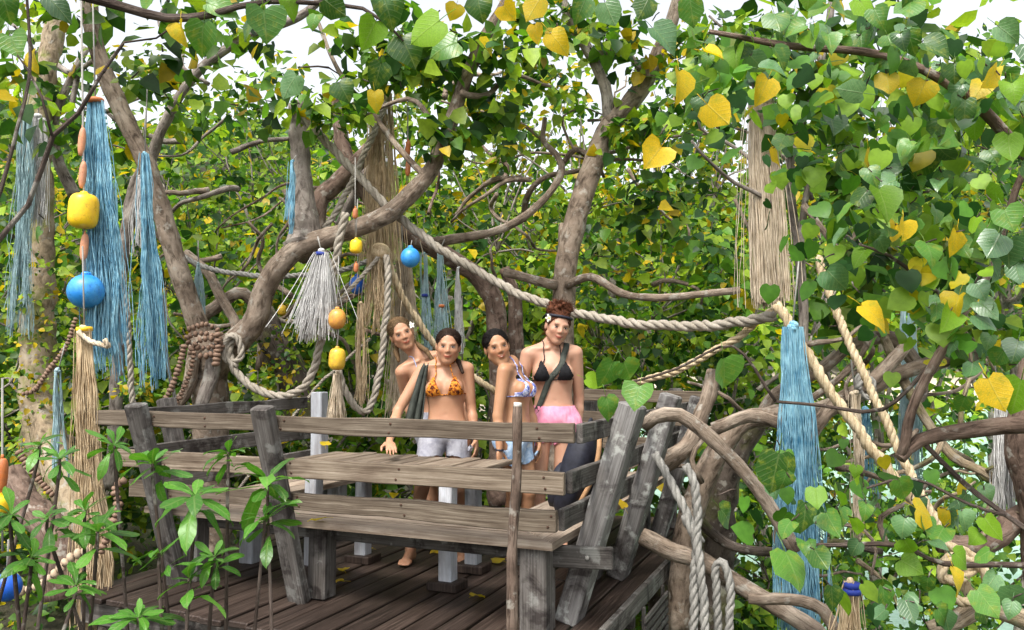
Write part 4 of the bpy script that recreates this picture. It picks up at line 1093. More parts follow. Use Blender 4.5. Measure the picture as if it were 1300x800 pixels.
# ================================================================== TWINE, ROPES, FLOATS AND BEADS HUNG IN THE TREES
def strands(m, top, bot, r0, r1, n, seg=12, thick=0.0022, wob=0.02, ragged=0.12, flat=0.6, belly=0.0):
    """limp twine: strands gathered in uneven locks, each with its own drift, kinks and length"""
    top = Vector(top); bot = Vector(bot); ax = bot - top; L = ax.length
    x = Vector((1, 0, 0)); y = Vector((0, 1, 0)); locks = []
    for i in range(max(5, n // 14)):
        a = random.random() * 2 * math.pi; k = math.sqrt(random.random())
        locks.append((a, k, a + random.gauss(0, 0.7), random.uniform(0.75, 1.25), 1 - ragged * 1.3 * random.random(), Vector((random.random() * 90, random.random() * 90, 0))))
    for i in range(n):
        la, lk, lb, lw, le, lsd = random.choice(locks)
        loose = 0.22 if random.random() > 0.06 else 0.8
        ox = Vector((random.gauss(0, 1), random.gauss(0, 1) * flat, 0)) * loose
        c0 = (x * math.cos(la) + y * math.sin(la) * flat) * lk * 0.9 + ox * 0.6
        c1 = (x * math.cos(lb) + y * math.sin(lb) * flat) * lk * lw + ox
        e = le * (1 - ragged * 0.7 * random.random() ** 2)
        sd = Vector((random.random() * 90, random.random() * 90, 0)); pts = []; ww = wob * random.uniform(0.25, 0.8)
        th = thick * random.uniform(0.7, 1.35)
        for j in range(seg + 1):
            t = j / seg * e
            sp = r0 + (r1 - r0) * (t ** 0.8) + belly * math.sin(math.pi * t)
            p = top + ax * t + c0.lerp(c1, t) * sp
            p = p + (mnoise.noise_vector(Vector((0, 0, t * L * 2.1)) + lsd) * wob * 1.3 + mnoise.noise_vector(Vector((0, 0, t * L * 6.5)) + sd) * ww) * min(1, t * 4)
            pts.append(p)
        m.add(*tube_data(pts, [th] * len(pts), 3, cap=False))

def hang_up(m, top, r=0.004, up=None, dx=0.0):
    """the cord that a hanging thing is tied up with"""
    top = Vector(top); up = up or 0.9
    m.add(*tube_data([top, top + Vector((dx * 0.5, 0, up * 0.5)), top + Vector((dx, 0, up))], [r] * 3, 5))

def twine(name, label, t, b, D, w0, w1, n, mat, cat='fringe', group=None, up=0.7, wob=0.03, ragged=0.14, thick=0.0026, ties=(), knot=None, belly=0.0, seg=14, cord='rope_grey'):
    k = D / FOC; top = P(t[0], t[1], D); bot = P(b[0], b[1], D)
    th = thing(name, bot, label, cat, group)
    m = MB(); strands(m, top, bot, w0 * 0.5 * k, w1 * 0.5 * k, n, seg, thick, wob, ragged, belly=belly * k)
    o = m.build('strands', M[mat], th); o['kind'] = 'stuff'
    m = MB(); rk = w0 * 0.3 * k + 0.003
    for q in range(3): m.add(*lathe_data(ball_prof(rk * random.uniform(0.7, 1.0), 6, 0.7), top + Vector((random.gauss(0, rk * .25), random.gauss(0, rk * .2), 0.4 * rk * (q - 1))), (random.gauss(0, .4), 0, 1), 8))
    m.build('knot', M[knot or mat], th)
    if up:
        m = MB(); hang_up(m, top, 0.005, up, random.uniform(-0.05, 0.05)); m.build('cord', M[cord], th)
    for (f, tm, wpx) in ties:
        c = top.lerp(bot, f); m = MB(); m.add(*lathe_data([(wpx * 0.5 * k, -0.012), (wpx * 0.54 * k, 0), (wpx * 0.5 * k, 0.014)], c, (bot - top), 12)); m.build('binding', M[tm], th)
    return th

gT = 'twine bundles hung in the trees'
twine('twine_fringe', 'long bright blue twine fringe hanging beside the float string', (121, 128), (141, 497), 5.0, 17, 46, 240, 'blue_fibre', group=gT, ties=((0.0, 'red_orange', 20),), knot='sea_fibre', belly=5)
twine('twine_fringe', 'narrower blue twine fringe against the leaning limb', (184, 195), (196, 502), 5.9, 8, 30, 150, 'blue_fibre', group=gT, up=0.5)
twine('twine_fringe', 'short pale blue twine tuft on the stumpy limb', (371, 205), (369, 297), 6.1, 6, 11, 50, 'blue_fibre', group=gT, up=0.05)
twine('twine_fringe', 'thick blue twine fringe hanging among the knotted branches', (1006, 415), (1017, 840), 4.45, 22, 44, 420, 'blue_fibre', group=gT, up=0.4, wob=0.03, belly=4)
twine('twine_fringe', 'thin blue-green twine fringe beyond the cut twig', (1152, 365), (1156, 620), 5.6, 12, 24, 110, 'sea_fibre', group=gT, up=0.6)
twine('twine_fringe', 'blue twine wisp at the foot of the yellow ropes', (1098, 520), (1100, 640), 5.8, 14, 24, 60, 'blue_fibre', group=gT, up=0.4)
twine('grey_tassel', 'flared silvery tassel hanging below the curved limb', (408, 320), (394, 437), 6.0, 14, 62, 420, 'grey_fibre', cat='tassel', up=0.12, ragged=0.2, wob=0.012, ties=((0.02, 'navy', 13),))
twine('fibre_hank', 'long straw fibre hank hanging behind the curved limb', (483, 118), (487, 335), 6.7, 30, 44, 260, 'straw', cat='fibre hank', up=0.4, ragged=0.02, wob=0.012, seg=10)
twine('fibre_hank', 'ragged straw hank gathered in a shaggy knot', (484, 322), (480, 432), 6.45, 40, 42, 220, 'straw', cat='fibre hank', up=0, ragged=0.35, wob=0.03)
twine('fibre_hank', 'bleached fibre hank falling behind the leaning woman', (512, 330), (515, 535), 6.8, 20, 50, 200, 'straw_grey', cat='fibre hank', up=0.3, ragged=0.1)
twine('fibre_hank', 'broad straw fibre hank hanging in front of the knotted tree', (966, 128), (978, 395), 4.7, 28, 40, 460, 'straw_grey', cat='fibre hank', up=0.4, ragged=0.06, wob=0.012, belly=2)
twine('fibre_hank', 'tall straw hank standing among the rosette shrubs', (107, 418), (124, 812), 4.7, 18, 38, 280, 'straw', cat='fibre hank', up=0.5, ragged=0.05, ties=((0.0, 'yellow', 19),))
twine('fibre_hank', 'straw hank tied under the ochre float', (429, 474), (430, 550), 6.0, 10, 28, 110, 'straw_grey', cat='fibre hank', up=0.1)
twine('fibre_hank', 'slim straw hank between the loop ropes', (458, 385), (456, 520), 6.4, 8, 12, 60, 'straw', cat='fibre hank', up=0.3)
twine('fibre_hank', 'straw tassel with a blue binding below the near twigs', (1081, 738), (1083, 815), 3.9, 14, 34, 120, 'straw', cat='fibre hank', up=0, ties=((0.06, 'navy', 20), (0.16, 'navy', 22)))
twine('faded_twine', 'faded grey-green twine against the pale trunk', (32, 150), (24, 430), 6.6, 16, 22, 120, 'sea_fibre', cat='twine', group=gT, up=0.4)
twine('faded_twine', 'grey net bundle on the upper pale trunk', (50, 150), (47, 300), 6.7, 18, 30, 120, 'grey_fibre', cat='twine', group=gT, up=0.3)
twine('faded_twine', 'dark slate twine strips hanging by the straw hank', (74, 470), (76, 610), 6.0, 10, 18, 60, 'sea_fibre', cat='twine', group=gT, up=0.2)
twine('faded_twine', 'white net bundle behind the narrower blue fringe', (178, 225), (177, 325), 6.3, 6, 16, 70, 'grey_fibre', cat='twine', group=gT, up=0.6)
twine('faded_twine', 'small grey twine drop over the bead cluster', (252, 335), (254, 405), 6.7, 5, 14, 50, 'sea_fibre', cat='twine', group=gT, up=0.2)
twine('faded_twine', 'pale twine drop with two blue bindings', (538, 322), (542, 470), 6.9, 6, 12, 60, 'sea_fibre', cat='twine', group=gT, up=0.1, ties=((0.36, 'navy', 8), (0.7, 'navy', 8)))
twine('faded_twine', 'pale green twine drop with a red knot', (558, 318), (562, 440), 6.9, 6, 18, 60, 'sea_fibre', cat='twine', group=gT, up=0.1, ties=((0.58, 'red_orange', 9),))
twine('faded_twine', 'grey shaggy twine drop beside the arched trunk', (582, 340), (586, 450), 7.0, 5, 18, 60, 'grey_fibre', cat='twine', group=gT, up=0.1)
twine('faded_twine', 'slate grey twine hanging over the shallow water', (1272, 510), (1276, 670), 4.6, 22, 32, 140, 'grey_fibre', cat='twine', group=gT, up=0.3)
twine('faded_twine', 'grey fibre strip hanging before the yellow ropes', (1086, 500), (1090, 700), 4.6, 14, 10, 90, 'straw_grey', cat='twine', group=gT, up=0.2)

def ropething(name, label, pts, D, wpx, mat, cat='rope', group=None, **kw):
    q = PL(pts, D); r = wpx * 0.5 * (sum(p.y for p in q) / len(q)) / FOC
    m = MB(); rope_data(m, q, r, **kw)
    return tag(m.build(name, M[mat]), label, cat, group)
gR = 'ropes slung between the limbs'
ropething('thick_rope', 'thick laid rope slung from the stumpy limb to the straw hank', [(376, 150, 6.25), (392, 160, 6.25), (432, 200, 6.3), (480, 250, 6.3), (540, 303, 6.3), (600, 342, 6.25), (660, 373, 6.15), (720, 394, 5.95), (790, 409, 5.65), (860, 414, 5.35), (930, 411, 5.05), (985, 402, 4.85)], 0, 12.5, 'rope', group=gR)
ropething('thick_rope', 'pale rope crossing up behind the curved limb', [(412, 292), (430, 262), (452, 220), (470, 180), (490, 130)], (6.5, 6.6), 9, 'rope', group=gR)
ropething('thick_rope', 'loop of rope drooping from the bead cluster to the tassel', [(296, 428), (290, 445), (305, 478), (335, 498), (362, 501), (388, 488), (402, 455), (410, 420), (420, 375), (426, 330), (440, 270)], (6.35, 6.1), 11, 'rope', group=gR)
ropething('thick_rope', 'loop of rope drooping between the straw hanks', [(430, 470), (438, 495), (452, 518), (466, 522), (476, 500), (484, 455), (490, 400), (492, 350), (490, 325)], (6.1, 6.3), 9.5, 'rope', group=gR)
ropething('thick_rope', 'straw rope running down behind the leaning woman', [(492, 330), (508, 370), (530, 405), (555, 440), (590, 470), (625, 495), (660, 520)], (6.35, 6.9), 9, 'rope_straw', group=gR)
ropething('thin_rope', 'thin rope crossing from the ochre float to the shaggy knot', [(420, 392), (440, 372), (465, 345), (482, 325)], (6.2, 6.4), 6, 'rope', group=gR)
ropething('thin_rope', 'thin pale rope strung level behind the curved limb', [(222, 320), (262, 340), (310, 348), (370, 350), (430, 345), (480, 325)], (6.9, 6.6), 7, 'rope_grey', group=gR)
ropething('thin_rope', 'second thin rope sagging below the level one', [(335, 403), (365, 408), (400, 400), (450, 355)], (6.9, 6.8), 6, 'rope', group=gR)
ropething('thin_rope', 'upright whitish rope beside the blue fringe', [(148, 318), (155, 345), (160, 400), (164, 450), (168, 520)], (5.6, 5.6), 8, 'rope', group=gR)
ropething('thin_rope', 'thin rope hanging beside the narrower blue fringe', [(206, 375), (210, 420), (214, 470), (224, 510)], (6.0, 6.1), 5, 'rope_grey', group=gR)
ropething('thin_rope', 'thin rope from the loop down to the deck', [(300, 625), (395, 500), (425, 470), (470, 430)], (6.5, 6.6), 4, 'rope', group=gR)
ropething('thick_rope', 'straw rope rising from the far bench to the broad hank', [(800, 488), (845, 476), (890, 455), (935, 428), (985, 392)], (5.4, 5.0), 10, 'rope_straw', group=gR)
ropething('thick_rope', 'yellowed thick rope slanting down to the leaning trunk', [(985, 385), (1010, 425), (1040, 475), (1080, 535), (1120, 585), (1160, 635), (1200, 690), (1235, 760)], (4.65, 4.15), 15, 'rope_straw', group=gR, lay=0.17)
ropething('thick_rope', 'second yellowed rope crossing the sprawling limb', [(1038, 325), (1052, 370), (1075, 430), (1105, 495), (1140, 570), (1170, 630), (1205, 690)], (4.7, 4.2), 11.5, 'rope_straw', group=gR, lay=0.13)
ropething('thick_rope', 'pale coil wrapped at the foot of the yellowed ropes', [(1190, 690), (1225, 700), (1240, 715), (1215, 735), (1195, 730), (1210, 705), (1245, 720), (1255, 745), (1225, 765), (1200, 755)], (4.1, 4.05), 13, 'rope_straw', group=gR)
for (lab, pts, D, w) in (('grey rope hanging from the broken branch end to below the deck', [(868, 592), (880, 610), (886, 650), (884, 690), (892, 740), (896, 830)], (4.42, 4.3), 12),
                         ('frayed grey rope hanging inside the braided pair', [(868, 655), (885, 690), (882, 740), (878, 820)], (4.5, 4.4), 12),
                         ('grey rope doubled over the low branch', [(912, 820), (910, 760), (908, 722), (914, 712), (922, 722), (926, 760), (924, 820)], (4.4, 4.35), 11),
                         ('grey rope tied round the mossy stub behind the stained posts', [(832, 575), (850, 610), (872, 650), (890, 690)], (4.75, 4.5), 12)):
    ropething('braided_rope', lab, pts, D, w, 'rope_grey', group='grey ropes beside the deck')
ropething('thin_rope', 'straggling rope end knotted on the tall straw hank', [(100, 420), (112, 432), (126, 438), (138, 440), (132, 432)], (4.65, 4.6), 7, 'straw_grey' if 'straw_grey' in M else 'rope', group=gR)
ropething('thin_rope', 'pale rope lashed round the sprawling limb', [(1098, 470), (1088, 480), (1092, 500), (1104, 505), (1106, 485), (1094, 478), (1088, 495)], (4.75, 4.7), 9, 'rope_grey', group=gR)
ropething('thin_rope', 'rope lashing that ties the loop to the bead-wound limb', [(292, 425), (284, 440), (292, 460), (306, 452), (302, 430), (290, 428), (282, 450), (300, 466)], (6.3, 6.3), 9, 'rope', group=gR)

# ---- floats
def cord_to(th, a, b, r=0.004, mat='rope_grey'):
    m = MB(); m.add(*tube_data([Vector(a), Vector(b)], [r, r], 6)); return m.build('cord', M[mat], th)
def float_at(th, px, py, D, wpx, hpx, mat, square=1.0, label=None):
    k = D / FOC; c = P(px, py, D)
    m = MB(); m.add(*lathe_data(ball_prof(wpx * 0.5 * k, 14, hpx / wpx, square), c, (0.05, 0, 1), 22))
    o = m.build('float', M[mat], th)
    if label: o['label'] = label
    m2 = MB(); m2.add(*lathe_data([(wpx * 0.14 * k, -0.006), (wpx * 0.14 * k, 0.006), (wpx * 0.1 * k, 0.014)], c + Vector((0, 0, hpx * 0.5 * k)), (0, 0, 1), 10)); m2.build('collar', M[mat], o)
    return o
fs = thing('float_string', P(108, 400, 4.9), 'hanging string of salmon floats with a yellow barrel and blue ball', 'floats')
cord_to(fs, P(103, 0, 4.9), P(109, 395, 4.9), 0.006)
float_at(fs, 104, 180, 4.9, 9, 38, 'salmon', 0.8); float_at(fs, 105, 222, 4.9, 9, 36, 'salmon', 0.8); float_at(fs, 107, 314, 4.9, 10, 36, 'salmon', 0.8)
float_at(fs, 106, 268, 4.88, 36, 45, 'yellow', 0.55, 'yellow barrel-shaped float'); float_at(fs, 109, 370, 4.88, 44, 44, 'blue', 1.0, 'round blue float')
def hung(label, px, py, D, w, h, mat, square=1.0, up=120):
    th = thing('hanging_float', P(px, py, D), label, 'float', 'floats hung in the trees')
    float_at(th, px, py, D, w, h, mat, square); cord_to(th, P(px, py - h * 0.45, D), P(px + 2, py - up, D)); return th
hung('orange-brown round float on the loop rope', 428, 405, 5.9, 22, 26, 'orange', 0.85, 80)
hung('ochre barrel float above the straw hank', 428, 456, 5.9, 21, 28, 'ochre', 0.6, 40)
hung('small yellow float below the curved limb', 452, 313, 6.0, 16, 18, 'yellow', 0.6, 60)
hung('round blue float on the thick rope', 521, 327, 6.1, 25, 26, 'blue', 1.0, 22)
hung('blue float hidden behind the thin crossing rope', 453, 362, 6.5, 20, 24, 'deep_blue', 1.0, 50)
hung('yellow float half hidden behind the curved limb', 516, 250, 6.5, 22, 26, 'yellow', 0.7, 140)
hung('little ochre float behind the limb near the bead cluster', 358, 394, 7.0, 11, 14, 'ochre', 0.7, 40)
hung('deep blue ball at the left edge among the shrubs', 9, 745, 3.0, 34, 36, 'deep_blue', 1.0, 60)
cs = thing('cork_string', P(518, 225, 6.5), 'pair of slim orange corks strung above the yellow float', 'corks')
cord_to(cs, P(518, 110, 6.5), P(518, 235, 6.5)); float_at(cs, 518, 189, 6.5, 7, 22, 'red_orange', 0.7); float_at(cs, 518, 213, 6.5, 7, 22, 'red_orange', 0.7)
cs = thing('cork_string', P(451, 285, 6.0), 'single orange cork strung on the small yellow float cord', 'corks')
cord_to(cs, P(451, 200, 6.0), P(451, 303, 6.0)); float_at(cs, 451, 271, 6.0, 7, 14, 'red_orange', 0.7); float_at(cs, 452, 340, 6.0, 6, 12, 'red_orange', 0.7)
es = thing('float_string', P(3, 690, 3.0), 'string of orange and yellow floats at the edge of the shrubs', 'floats')
cord_to(es, P(3, 480, 3.0), P(3, 700, 3.0)); float_at(es, 2, 604, 3.0, 14, 44, 'red_orange', 0.7); float_at(es, 1, 640, 3.0, 24, 24, 'yellow', 0.7)

# ---- bead garlands: every bead its own piece
BEAD = {}
def bead_me(mat):
    if mat not in BEAD:
        v, f, uv = lathe_data(ball_prof(1.0, 6, 0.62, 0.85), (0, 0, 0), (0, 0, 1), 9)
        me = make_mesh('bead', v, f, uv); me.materials.append(M[mat]); BEAD[mat] = me
    return BEAD[mat]
def garland(label, pts, D, wpx, mat='bead', gap=0.62, cat='beads'):
    q = PL(pts, D); r = wpx * 0.5 * q[0].y / FOC
    th = thing('bead_garland', q[-1], label, cat, 'bead garlands')
    p, _ = resample(q, r * 2 * gap)
    m = MB(); m.add(*tube_data(p, [r * 0.3] * len(p), 5)); m.build('cord', M['twig'], th)
    fr = frames(p)
    for c, (t, x, y) in zip(p, fr):
        o = bpy.data.objects.new('bead', bead_me(mat)); COL.objects.link(o); o.parent = th
        s = r * random.uniform(0.8, 1.15)
        t = (t + Vector((random.gauss(0, .15), random.gauss(0, .15), random.gauss(0, .15)))).normalized()
        o.matrix_local = Matrix.Translation(c - q[-1]) @ t.to_track_quat('Z', 'Y').to_matrix().to_4x4() @ Matrix.Diagonal((s, s, s, 1))
    return th
garland('brown bead garland wound in a ball round the crooked tree', [(240, 418), (262, 412), (280, 424), (270, 440), (246, 440), (238, 428), (262, 424), (282, 440), (262, 452), (242, 448), (254, 432), (276, 430)], (6.28, 6.25), 8.5, gap=0.75)
garland('brown bead garland hanging down below the bead ball', [(276, 425), (277, 440), (274, 462)], 6.2, 10)
garland('brown bead garland slanting behind the bench corner', [(234, 440), (226, 470), (214, 500), (200, 522)], 5.9, 9)
garland('second dark bead garland beside the slanting one', [(246, 448), (242, 470), (230, 500), (218, 524)], 5.95, 8)
garland('pale bead garland looping low in front of the shrubs', [(18, 752), (45, 745), (70, 728), (90, 708), (108, 700)], 3.6, 12, 'bead_pale', 0.7)
garland('bead garland rising from the straw hank to the bench corner', [(128, 700), (142, 668), (150, 640), (146, 620), (156, 610)], 4.4, 11, 'bead')
garland('bead garland trailing down the creeper-clad trunk', [(96, 405), (84, 440), (62, 470), (44, 495), (30, 500)], 6.1, 7, 'bead')
garland('bead garland hanging over the brown root', [(24, 575), (36, 592), (52, 612), (66, 628)], 5.4, 9, 'bead')

# ================================================================== ROSETTE SHRUBS NEAR THE PHOTOGRAPHER
tv, tf = TPL['blade']
def blade_me(v):
    key = ('blade', v)
    if key not in LEAF_ME:
        w = tv.copy(); w[:, 2] = w[:, 2] * (0.4 + 1.2 * (v % 3)) + 0.06 * np.sin(w[:, 1] * (2 + v)); w[:, 0] *= 0.9 + 0.1 * v
        me = make_mesh('leaf', w, tf, uvs=tv[:, :2]); me.materials.append(M['rosette']); LEAF_ME[key] = me
    return LEAF_ME[key]
def rosette_shrub(label, base, ros):
    b = Vector(base); b.z = float(gz(b.x, b.y)) - 0.1
    th = thing('rosette_shrub', b, label, 'shrub', 'rosette shrubs')
    fork = Vector((b.x, b.y, b.z + 0.35))
    limb('stem', [b, fork], [0.02, 0.016], M['twig'], th, 0.08, 7, 0.15)
    for (px, py, D, rp) in ros:
        c = P(px, py + 8, D); k = D / FOC; r = rp * k * 0.92
        mid = fork.lerp(c, 0.5) + Vector((random.gauss(0, .16), random.gauss(0, .1), -0.05))
        limb('stem', [fork, mid, c - Vector((0, 0, r * 0.35)), c], [0.009, 0.007, 0.005, 0.004], M['twig'], th, 0.05, 6, 0.12)
        n = random.randint(12, 16); lean = Vector((random.gauss(0, .38), -0.3 + random.gauss(0, .25), 1)).normalized(); r *= random.uniform(0.72, 1.15)
        for i in range(n):
            a = i * 2.4 + random.gauss(0, .15); el = -0.3 + 1.1 * (i / n) + random.gauss(0, .22)
            d = Vector((math.cos(a) * math.cos(el), math.sin(a) * math.cos(el), math.sin(el)))
            d = Vector((0, 0, 1)).rotation_difference(lean) @ d
            nr = lean + d * -0.3 + Vector((random.gauss(0, .12), random.gauss(0, .12), 0))
            leaf_at(th, c - lean * (0.02 if i > 3 else 0.02 + 0.05 * random.random()) * (1 - i / n), nr, d, r * random.uniform(0.7, 1.35) * (1.0 - 0.25 * i / n), None, blade_me(random.randrange(4)))
    return th
RS1 = rosette_shrub('bright green rosette shrub in front of the long bench', P(230, 1000, 2.5), [(194, 580, 2.55, 46), (290, 566, 2.6, 46), (340, 604, 2.55, 48), (248, 622, 2.45, 52), (336, 650, 2.5, 44), (202, 694, 2.35, 46), (272, 698, 2.4, 46), (240, 726, 2.35, 42), (176, 776, 2.3, 44)])
rosette_shrub('rosette shrub growing around the tall straw hank', P(100, 1000, 2.4), [(146, 556, 2.7, 36), (124, 666, 2.4, 52), (50, 556, 2.6, 42), (76, 574, 2.55, 42), (108, 640, 2.5, 40), (14, 645, 2.3, 46), (60, 650, 2.45, 42), (40, 700, 2.3, 36), (96, 735, 2.3, 36)])

# ================================================================== FALLEN LEAVES
gF = 'fallen yellow leaves'
def fallen(label, pos, s, a, tilt=0.15):
    me = heart_me('leaf_yellow', random.randrange(4))
    o = bpy.data.objects.new('fallen_leaf', me); COL.objects.link(o)
    o.location = Vector(pos) + Vector((0, 0, s * 0.22)); o.scale = (s, s, s); o.rotation_euler = (tilt + random.gauss(0, .1), random.gauss(0, .15), a)
    return tag(o, label, 'leaf', gF)
def floor_at(px, py, z=0.0):
    d = P(px, py, 1.0) - Vector((0, 0, CAM_H)); k = (z - CAM_H) / d.z
    return Vector((d.x * k, d.y * k, z))
for (px, py, a, lab) in ((437, 728, 0.4, 'curled yellow leaf on the deck beside the middle bench leg'), (435, 742, 2.0, 'yellow leaf lying on the deck just in front of the one by the bench leg'), (637, 716, 1.0, 'yellow leaf on the deck behind the rough stick'),
                         (602, 761, -0.6, 'yellow leaf on the deck beside the front table foot'), (560, 700, 2.2, 'yellow leaf on the deck behind the front table leg'), (470, 700, 1.2, 'small yellow leaf on the deck near the bare foot')):
    fallen(lab, floor_at(px, py, 0.0), 0.085, a)
fallen('yellow leaf lying on the long bench seat', floor_at(412, 662, 0.452), 0.085, 1.9)
fallen('yellow leaf lying on the plank table', floor_at(413, 569, 0.72), 0.09, 0.3, 0.5)
fallen('yellow leaf caught between the stained posts', P(792, 648, 4.55), 0.075, 0.7, 0.9)

# ================================================================== THE DARK BACKPACK ON THE SIDE BENCH
M['bag'] = plain('black nylon', (0.012, 0.013, 0.022), 0.6, 0.4, 40)
M['bag_trim'] = plain('tan webbing', (0.42, 0.24, 0.12), 0.7)
bp = thing('backpack', Q(-0.02, 0.52, 0.45), 'black backpack slumped on the side bench against its slats', 'backpack')
def soft_box(c, ax, ay, az, hx, hy, hz, n=10, p=3.2, bulge=0.0):
    v = []; f = []
    for i in range(n + 1):
        th_ = -math.pi / 2 + math.pi * i / n
        for j in range(2 * n):
            ph = math.pi * j / n
            d = Vector((math.cos(th_) * math.cos(ph), math.cos(th_) * math.sin(ph), math.sin(th_)))
            s = (abs(d.x) ** p + abs(d.y) ** p + abs(d.z) ** p) ** (-1 / p)
            q = d * s * (1 + 0.05 * mnoise.noise(d * 2.2))
            v.append(Vector(c) + ax * q.x * hx + ay * q.y * hy * (1 - bulge * q.z) + az * q.z * hz)
    for i in range(n):
        for j in range(2 * n):
            a = i * 2 * n + j; b = i * 2 * n + (j + 1) % (2 * n); f.append((a, b, b + 2 * n, a + 2 * n))
    return v, f
lean = (UP - DU * 0.25).normalized()
bc = Q(-0.07, 0.5, 0.70)
m = MB(); m.add(*soft_box(bc, DU, DW, lean, 0.09, 0.17, 0.25, bulge=0.18)); body = m.build('body', M['bag'], bp)
m = MB(); m.add(*soft_box(bc + DU * 0.08 - lean * 0.07, DU, DW, lean, 0.05, 0.13, 0.13)); pk = m.build('pocket', M['bag'], bp)
for s in (-1, 1):
    m = MB(); pts, _ = resample([bc + lean * 0.24 + DW * 0.06 * s - DU * 0.02, bc + lean * 0.2 + DW * 0.1 * s - DU * 0.1, bc + DW * 0.12 * s - DU * 0.12, bc - lean * 0.22 + DW * 0.12 * s - DU * 0.06], 0.03)
    m.add(*tube_data(pts, [0.014] * len(pts), 6)); m.build('shoulder_strap', M['bag_trim'], bp)
m = MB(); pts, _ = resample([bc + lean * 0.24 - DW * 0.05, bc + lean * 0.3, bc + lean * 0.24 + DW * 0.05], 0.02)
m.add(*tube_data(pts, [0.009] * len(pts), 6)); m.build('grab_handle', M['bag'], bp)

# ================================================================== PEOPLE
from mathutils.bvhtree import BVHTree

